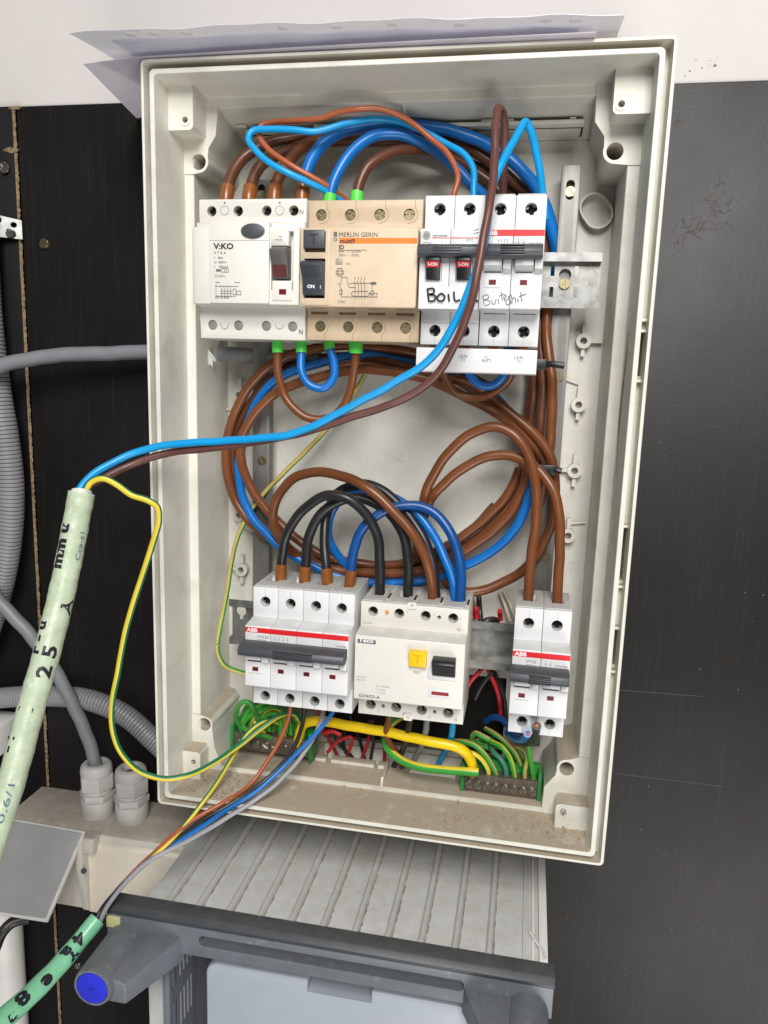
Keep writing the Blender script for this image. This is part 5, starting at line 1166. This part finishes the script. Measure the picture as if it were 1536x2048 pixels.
def gland(u, label, tilt=0):
    x, z = F(u, 1618, 72); z = JT
    r_ = root('cable_gland', label, 'cable gland', x, 72, JT)
    def ngon(r, n, z0, z1, nm, ph=0, r1=None, bev=.6):
        r1 = r1 or r
        vs = [(x+r*math.cos(2*math.pi*(i+ph)/n), 72+r*math.sin(2*math.pi*(i+ph)/n), z0) for i in range(n)]+[(x+r1*math.cos(2*math.pi*(i+ph)/n), 72+r1*math.sin(2*math.pi*(i+ph)/n), z1) for i in range(n)]
        return G().add(vs, [tuple(range(n)), tuple(range(2*n-1, n-1, -1))]+[(i, (i+1) % n, n+(i+1) % n, n+i) for i in range(n)]).obj(nm, m_gland, r_, bevel=bev)
    ngon(13.2, 32, JT+1, JT-14, 'base_collar'); ngon(14.3, 6, JT-14.2, JT-20, 'lock_nut', .3); ngon(12.6, 32, JT-20.2, JT-23, 'collar')
    ngon(14.2, 6, JT-23.2, JT-36, 'hex_nut', .1)
    g = G(); prof_ = [(12.8, JT-36), (12.8, JT-39), (12, JT-42.5), (10, JT-44.5), (7.6, JT-44.8), (6.6, JT-44), (6.6, JT-38)]
    nn = 32; vs = [(x+r*math.cos(2*math.pi*i/nn), 72+r*math.sin(2*math.pi*i/nn), z) for r, z in prof_ for i in range(nn)]
    g.add(vs, [(k*nn+i, k*nn+(i+1) % nn, (k+1)*nn+(i+1) % nn, (k+1)*nn+i) for k in range(len(prof_)-1) for i in range(nn)]+[tuple((len(prof_)-1)*nn+i for i in range(nn))]); g.obj('dome', m_gland, r_, smooth=60)
    g = G(); vs = [(x+6.5*math.cos(2*math.pi*i/nn), 72+6.5*math.sin(2*math.pi*i/nn), JT-39) for i in range(nn)]; g.add(vs, [tuple(range(nn))]); g.obj('throat', m_hole, r_)
gland(197, 'grey cable gland clamping the diagonal grey cable')
gland(265, 'empty grey cable gland beside the enclosure corner')
# black cable below the lid, white pipe
wire('power_cable', 'black cable leaving the underside of the flip lid', m_blackw, 4.2, [(60, 1835, 20), (25, 1845, 14), (5, 1865, 8), (-15, 1910, 0), (-50, 1980, -8)], cat='cable')
x = F(2, 1950, 70)[0]
pr = root('drain_pipe', 'white plastic pipe standing beside the black board below the lid', 'pipe', x, 80, 1100)
vs = [(x-9, 62, z) for z in range(0)]; g = G(); nn = 32
R_ = 15.5; zz = (618, 1100)
vs = [(x+R_*math.cos(2*math.pi*i/nn), 78+R_*math.sin(2*math.pi*i/nn), z) for z in zz for i in range(nn)]
g.add(vs, [(i, (i+1) % nn, nn+(i+1) % nn, nn+i) for i in range(nn)]+[tuple(range(nn)), tuple(range(2*nn-1, nn-1, -1))]); g.obj('tube', m_pipe, pr)
x, z = F(2, 1475, 70); G().prism(rrect(x-22, x+1.5, z-12, z+16, 3), 55, 94).obj('socket_box', m_pipe, None, bevel=.8); tag(bpy.data.objects['socket_box'], 'white box edge peeking past the pale green cable', 'box')

# --- ribbed grey appliance below the enclosure
IT = 540.
iv = root('inverter', 'grey wall appliance with ribbed top and dark front bezel below the enclosure', 'appliance', 130, 96, 720)
G().box(2, 273, -24, 96.5, IT, 900).obj('body', m_inv, iv, bevel=1.5, cut=G().box(24, 240, -60, 6, IT+28, 880))
rb0 = None
for k in range(11):
    x = 18.8+21.78*k
    if rb0 is None: rb0 = G().prism([(x-2.1, IT+.4), (x-1.5, IT-1.4), (x-.6, IT-2.1), (x+.6, IT-2.1), (x+1.5, IT-1.4), (x+2.1, IT+.4)], 0, 1, 'z') if False else G().add([(x+dx, y, IT+dz) for y in (-23.5, 96) for dx, dz in ((-2.3, .4), (-1.8, -2.2), (-.7, -3.4), (.7, -3.4), (1.8, -2.2), (2.3, .4))], [(0, 1, 2, 3, 4, 5), (11, 10, 9, 8, 7, 6)]+[(i, (i+1) % 6, 6+(i+1) % 6, 6+i) for i in range(6)]).obj('rib', m_inv, iv, smooth=50)
    else: share('rib', rb0, 21.78*k, 0, 0, iv)
m_ribd = mat('rib dirt', (166, 150, 130), .85, var=.35, vscale=260)
rq = random.Random(9)
for k in range(11):
    x = 18.8+21.78*k+2.35; vs = []; y = -22
    while y < 92:
        vs += [(x, y, IT-.12), (x+rq.uniform(.25, 1.2), y, IT-.12)]; y += rq.uniform(2, 5)
    G().add(vs, [(2*i, 2*i+1, 2*i+3, 2*i+2) for i in range(len(vs)//2-1)]).obj('rib_dirt', m_ribd, iv, smooth=0)
for x0, x1, dz in ((257.5, 259.5, 1.4), (263.5, 265, 1.2), (268, 273.4, 2.2)): G().box(x0, x1, -23.6, 96, IT-dz, IT+.5).obj('edge_trim', m_pipe if x0 > 260 else m_inv, iv, bevel=.4)
wire('lead', None, mat('white lead', (230, 230, 226), .4), 1.2, [(1043, 1888, 0), (1062, 1892, -4), (1077, 1908, -10), (1078, 1925, -16)], parent=iv) if False else None
G().tube(spline([(262.4, 2, IT-1.2), (266, -6, IT-1.6), (270, -13, IT-2), (272, -22, IT-2.6)], 6), 1.1, 10).obj('white_lead', m_pipe, iv)
# front bezel
bz = G().prism([(-24, IT-1.5), (-34, IT-.8), (-37.5, IT+1.5), (-37.5, 565), (-35, 566.5), (-24, 566.5)], -19.5, 277, 'x')
slot = G().prism(rrect(47, 223, 549, 556.5, 3.4, 5), -50, -31)
bez = bz.obj('bezel', m_bez2, iv, bevel=.6, cut=slot)
G().prism([(-23.8, IT-2.3), (-34.4, IT-1.6), (-38, IT+1.2), (-38, IT+3.6), (-35, IT+3.4), (-24, IT+2)], -20.5, 277.6, 'x').obj('bezel_cap', m_bez, iv, bevel=.4)
for x0, x1 in ((52, 92), (96, 134), (138, 176), (180, 219)): G().box(x0, x1, -31.4, -30.6, 552.4, 554.4).obj('air_slot', m_hole, bez)
G().box(24.5, 239.5, 4.5, 6.5, IT+28.5, 870).obj('recess_back', m_bez, iv)
ct = G().box(119, 163, -60, 20, 570, 586.5)
cv = G().prism(rrect(47, 232, 577.5, 860, 9, 6), -27, -8).obj('cover', m_cover, iv, bevel=1.6, seg=3, cut=ct)
G().box(112, 170, -12, -9, 568, 592).obj('latch_plate', m_bez, iv)
for z in (575, 581): G().cyl(147, z, 1.1, -12.6, -11, 12).obj('latch_screw', m_black, iv)
# side cheek with vents at the left
ck = G().box(20, 24.5, -37, 5, 566, 880)
ct = G()
for k in range(6): ct.box(10, 40, -32+k*5.6, -29.6+k*5.6, 574, 600)
for k in range(6): ct.box(10, 40, -32+k*5.6, -29.6+k*5.6, 612, 640)
ck.obj('side_cheek', m_bez2, iv, bevel=.4, cut=ct)
ck2 = G().box(240, 244.5, -37, 5, 566, 880).obj('side_cheek', m_bez2, iv, bevel=.4)
def boss(cx, sgn, capm):
    cz = 562; r = 13
    a = G(); nn = 36; prof_ = [(r, -36), (r, -78), (r-.8, -80), (r-2.2, -80), (r-2.4, -77.5)]
    vs = [(cx+q*math.cos(2*math.pi*i/nn), y, cz+q*math.sin(2*math.pi*i/nn)) for q, y in prof_ for i in range(nn)]
    a.add(vs, [(k*nn+i, k*nn+(i+1) % nn, (k+1)*nn+(i+1) % nn, (k+1)*nn+i) for k in range(len(prof_)-1) for i in range(nn)]+[tuple((len(prof_)-1)*nn+i for i in range(nn))])
    h = a.obj('handle_boss', m_bez2, iv, smooth=50)
    x2 = cx+sgn*40
    p = [(cx, 552), (cx+sgn*11, 554), (x2, 552.5), (x2, 572), (cx, 573)]
    q = [(cx, 552), (cx+sgn*11, 556), (cx+sgn*20, 560), (cx+sgn*20, 573), (cx, 573)]
    vs = [(x, -36, z) for x, z in p]+[(x, -76, z) for x, z in q]
    G().add(vs, [(0, 1, 2, 3, 4), (9, 8, 7, 6, 5)]+[(i, (i+1) % 5, 5+(i+1) % 5, 5+i) for i in range(5)]).obj('handle_wedge', m_bez2, iv, bevel=.6)
    if capm:
        c_ = G().cyl(cx, cz, r-2.5, -80.8, -77, 36).obj('end_cap', capm, h, bevel=.7)
        G().ring(cx, cz, lobe(cx, cz, 3, 0, 345, 23), 2.5, -81.1, -80.6).obj('cap_ring', capm, c_)
        for dx in (-1, 1): G().box(cx+dx-.5, cx+dx+.5, -81.0, -80.5, cz-.6, cz+.6).obj('cap_mark', m_hole, c_)
boss(-5, 1, m_cap); boss(262, -1, m_dgrey)
G().prism(rrect(-19, -6, 569, 585, 1), -40, -24).obj('yellowed_tab', mat('yellowed tab', (206, 204, 150), .5), iv, bevel=.3) if False else None
G().box(-19, -9, -39.2, -37.4, 545, 553).obj('yellowed_tab', mat('yellowed tab', (206, 204, 150), .5), iv, bevel=.3)
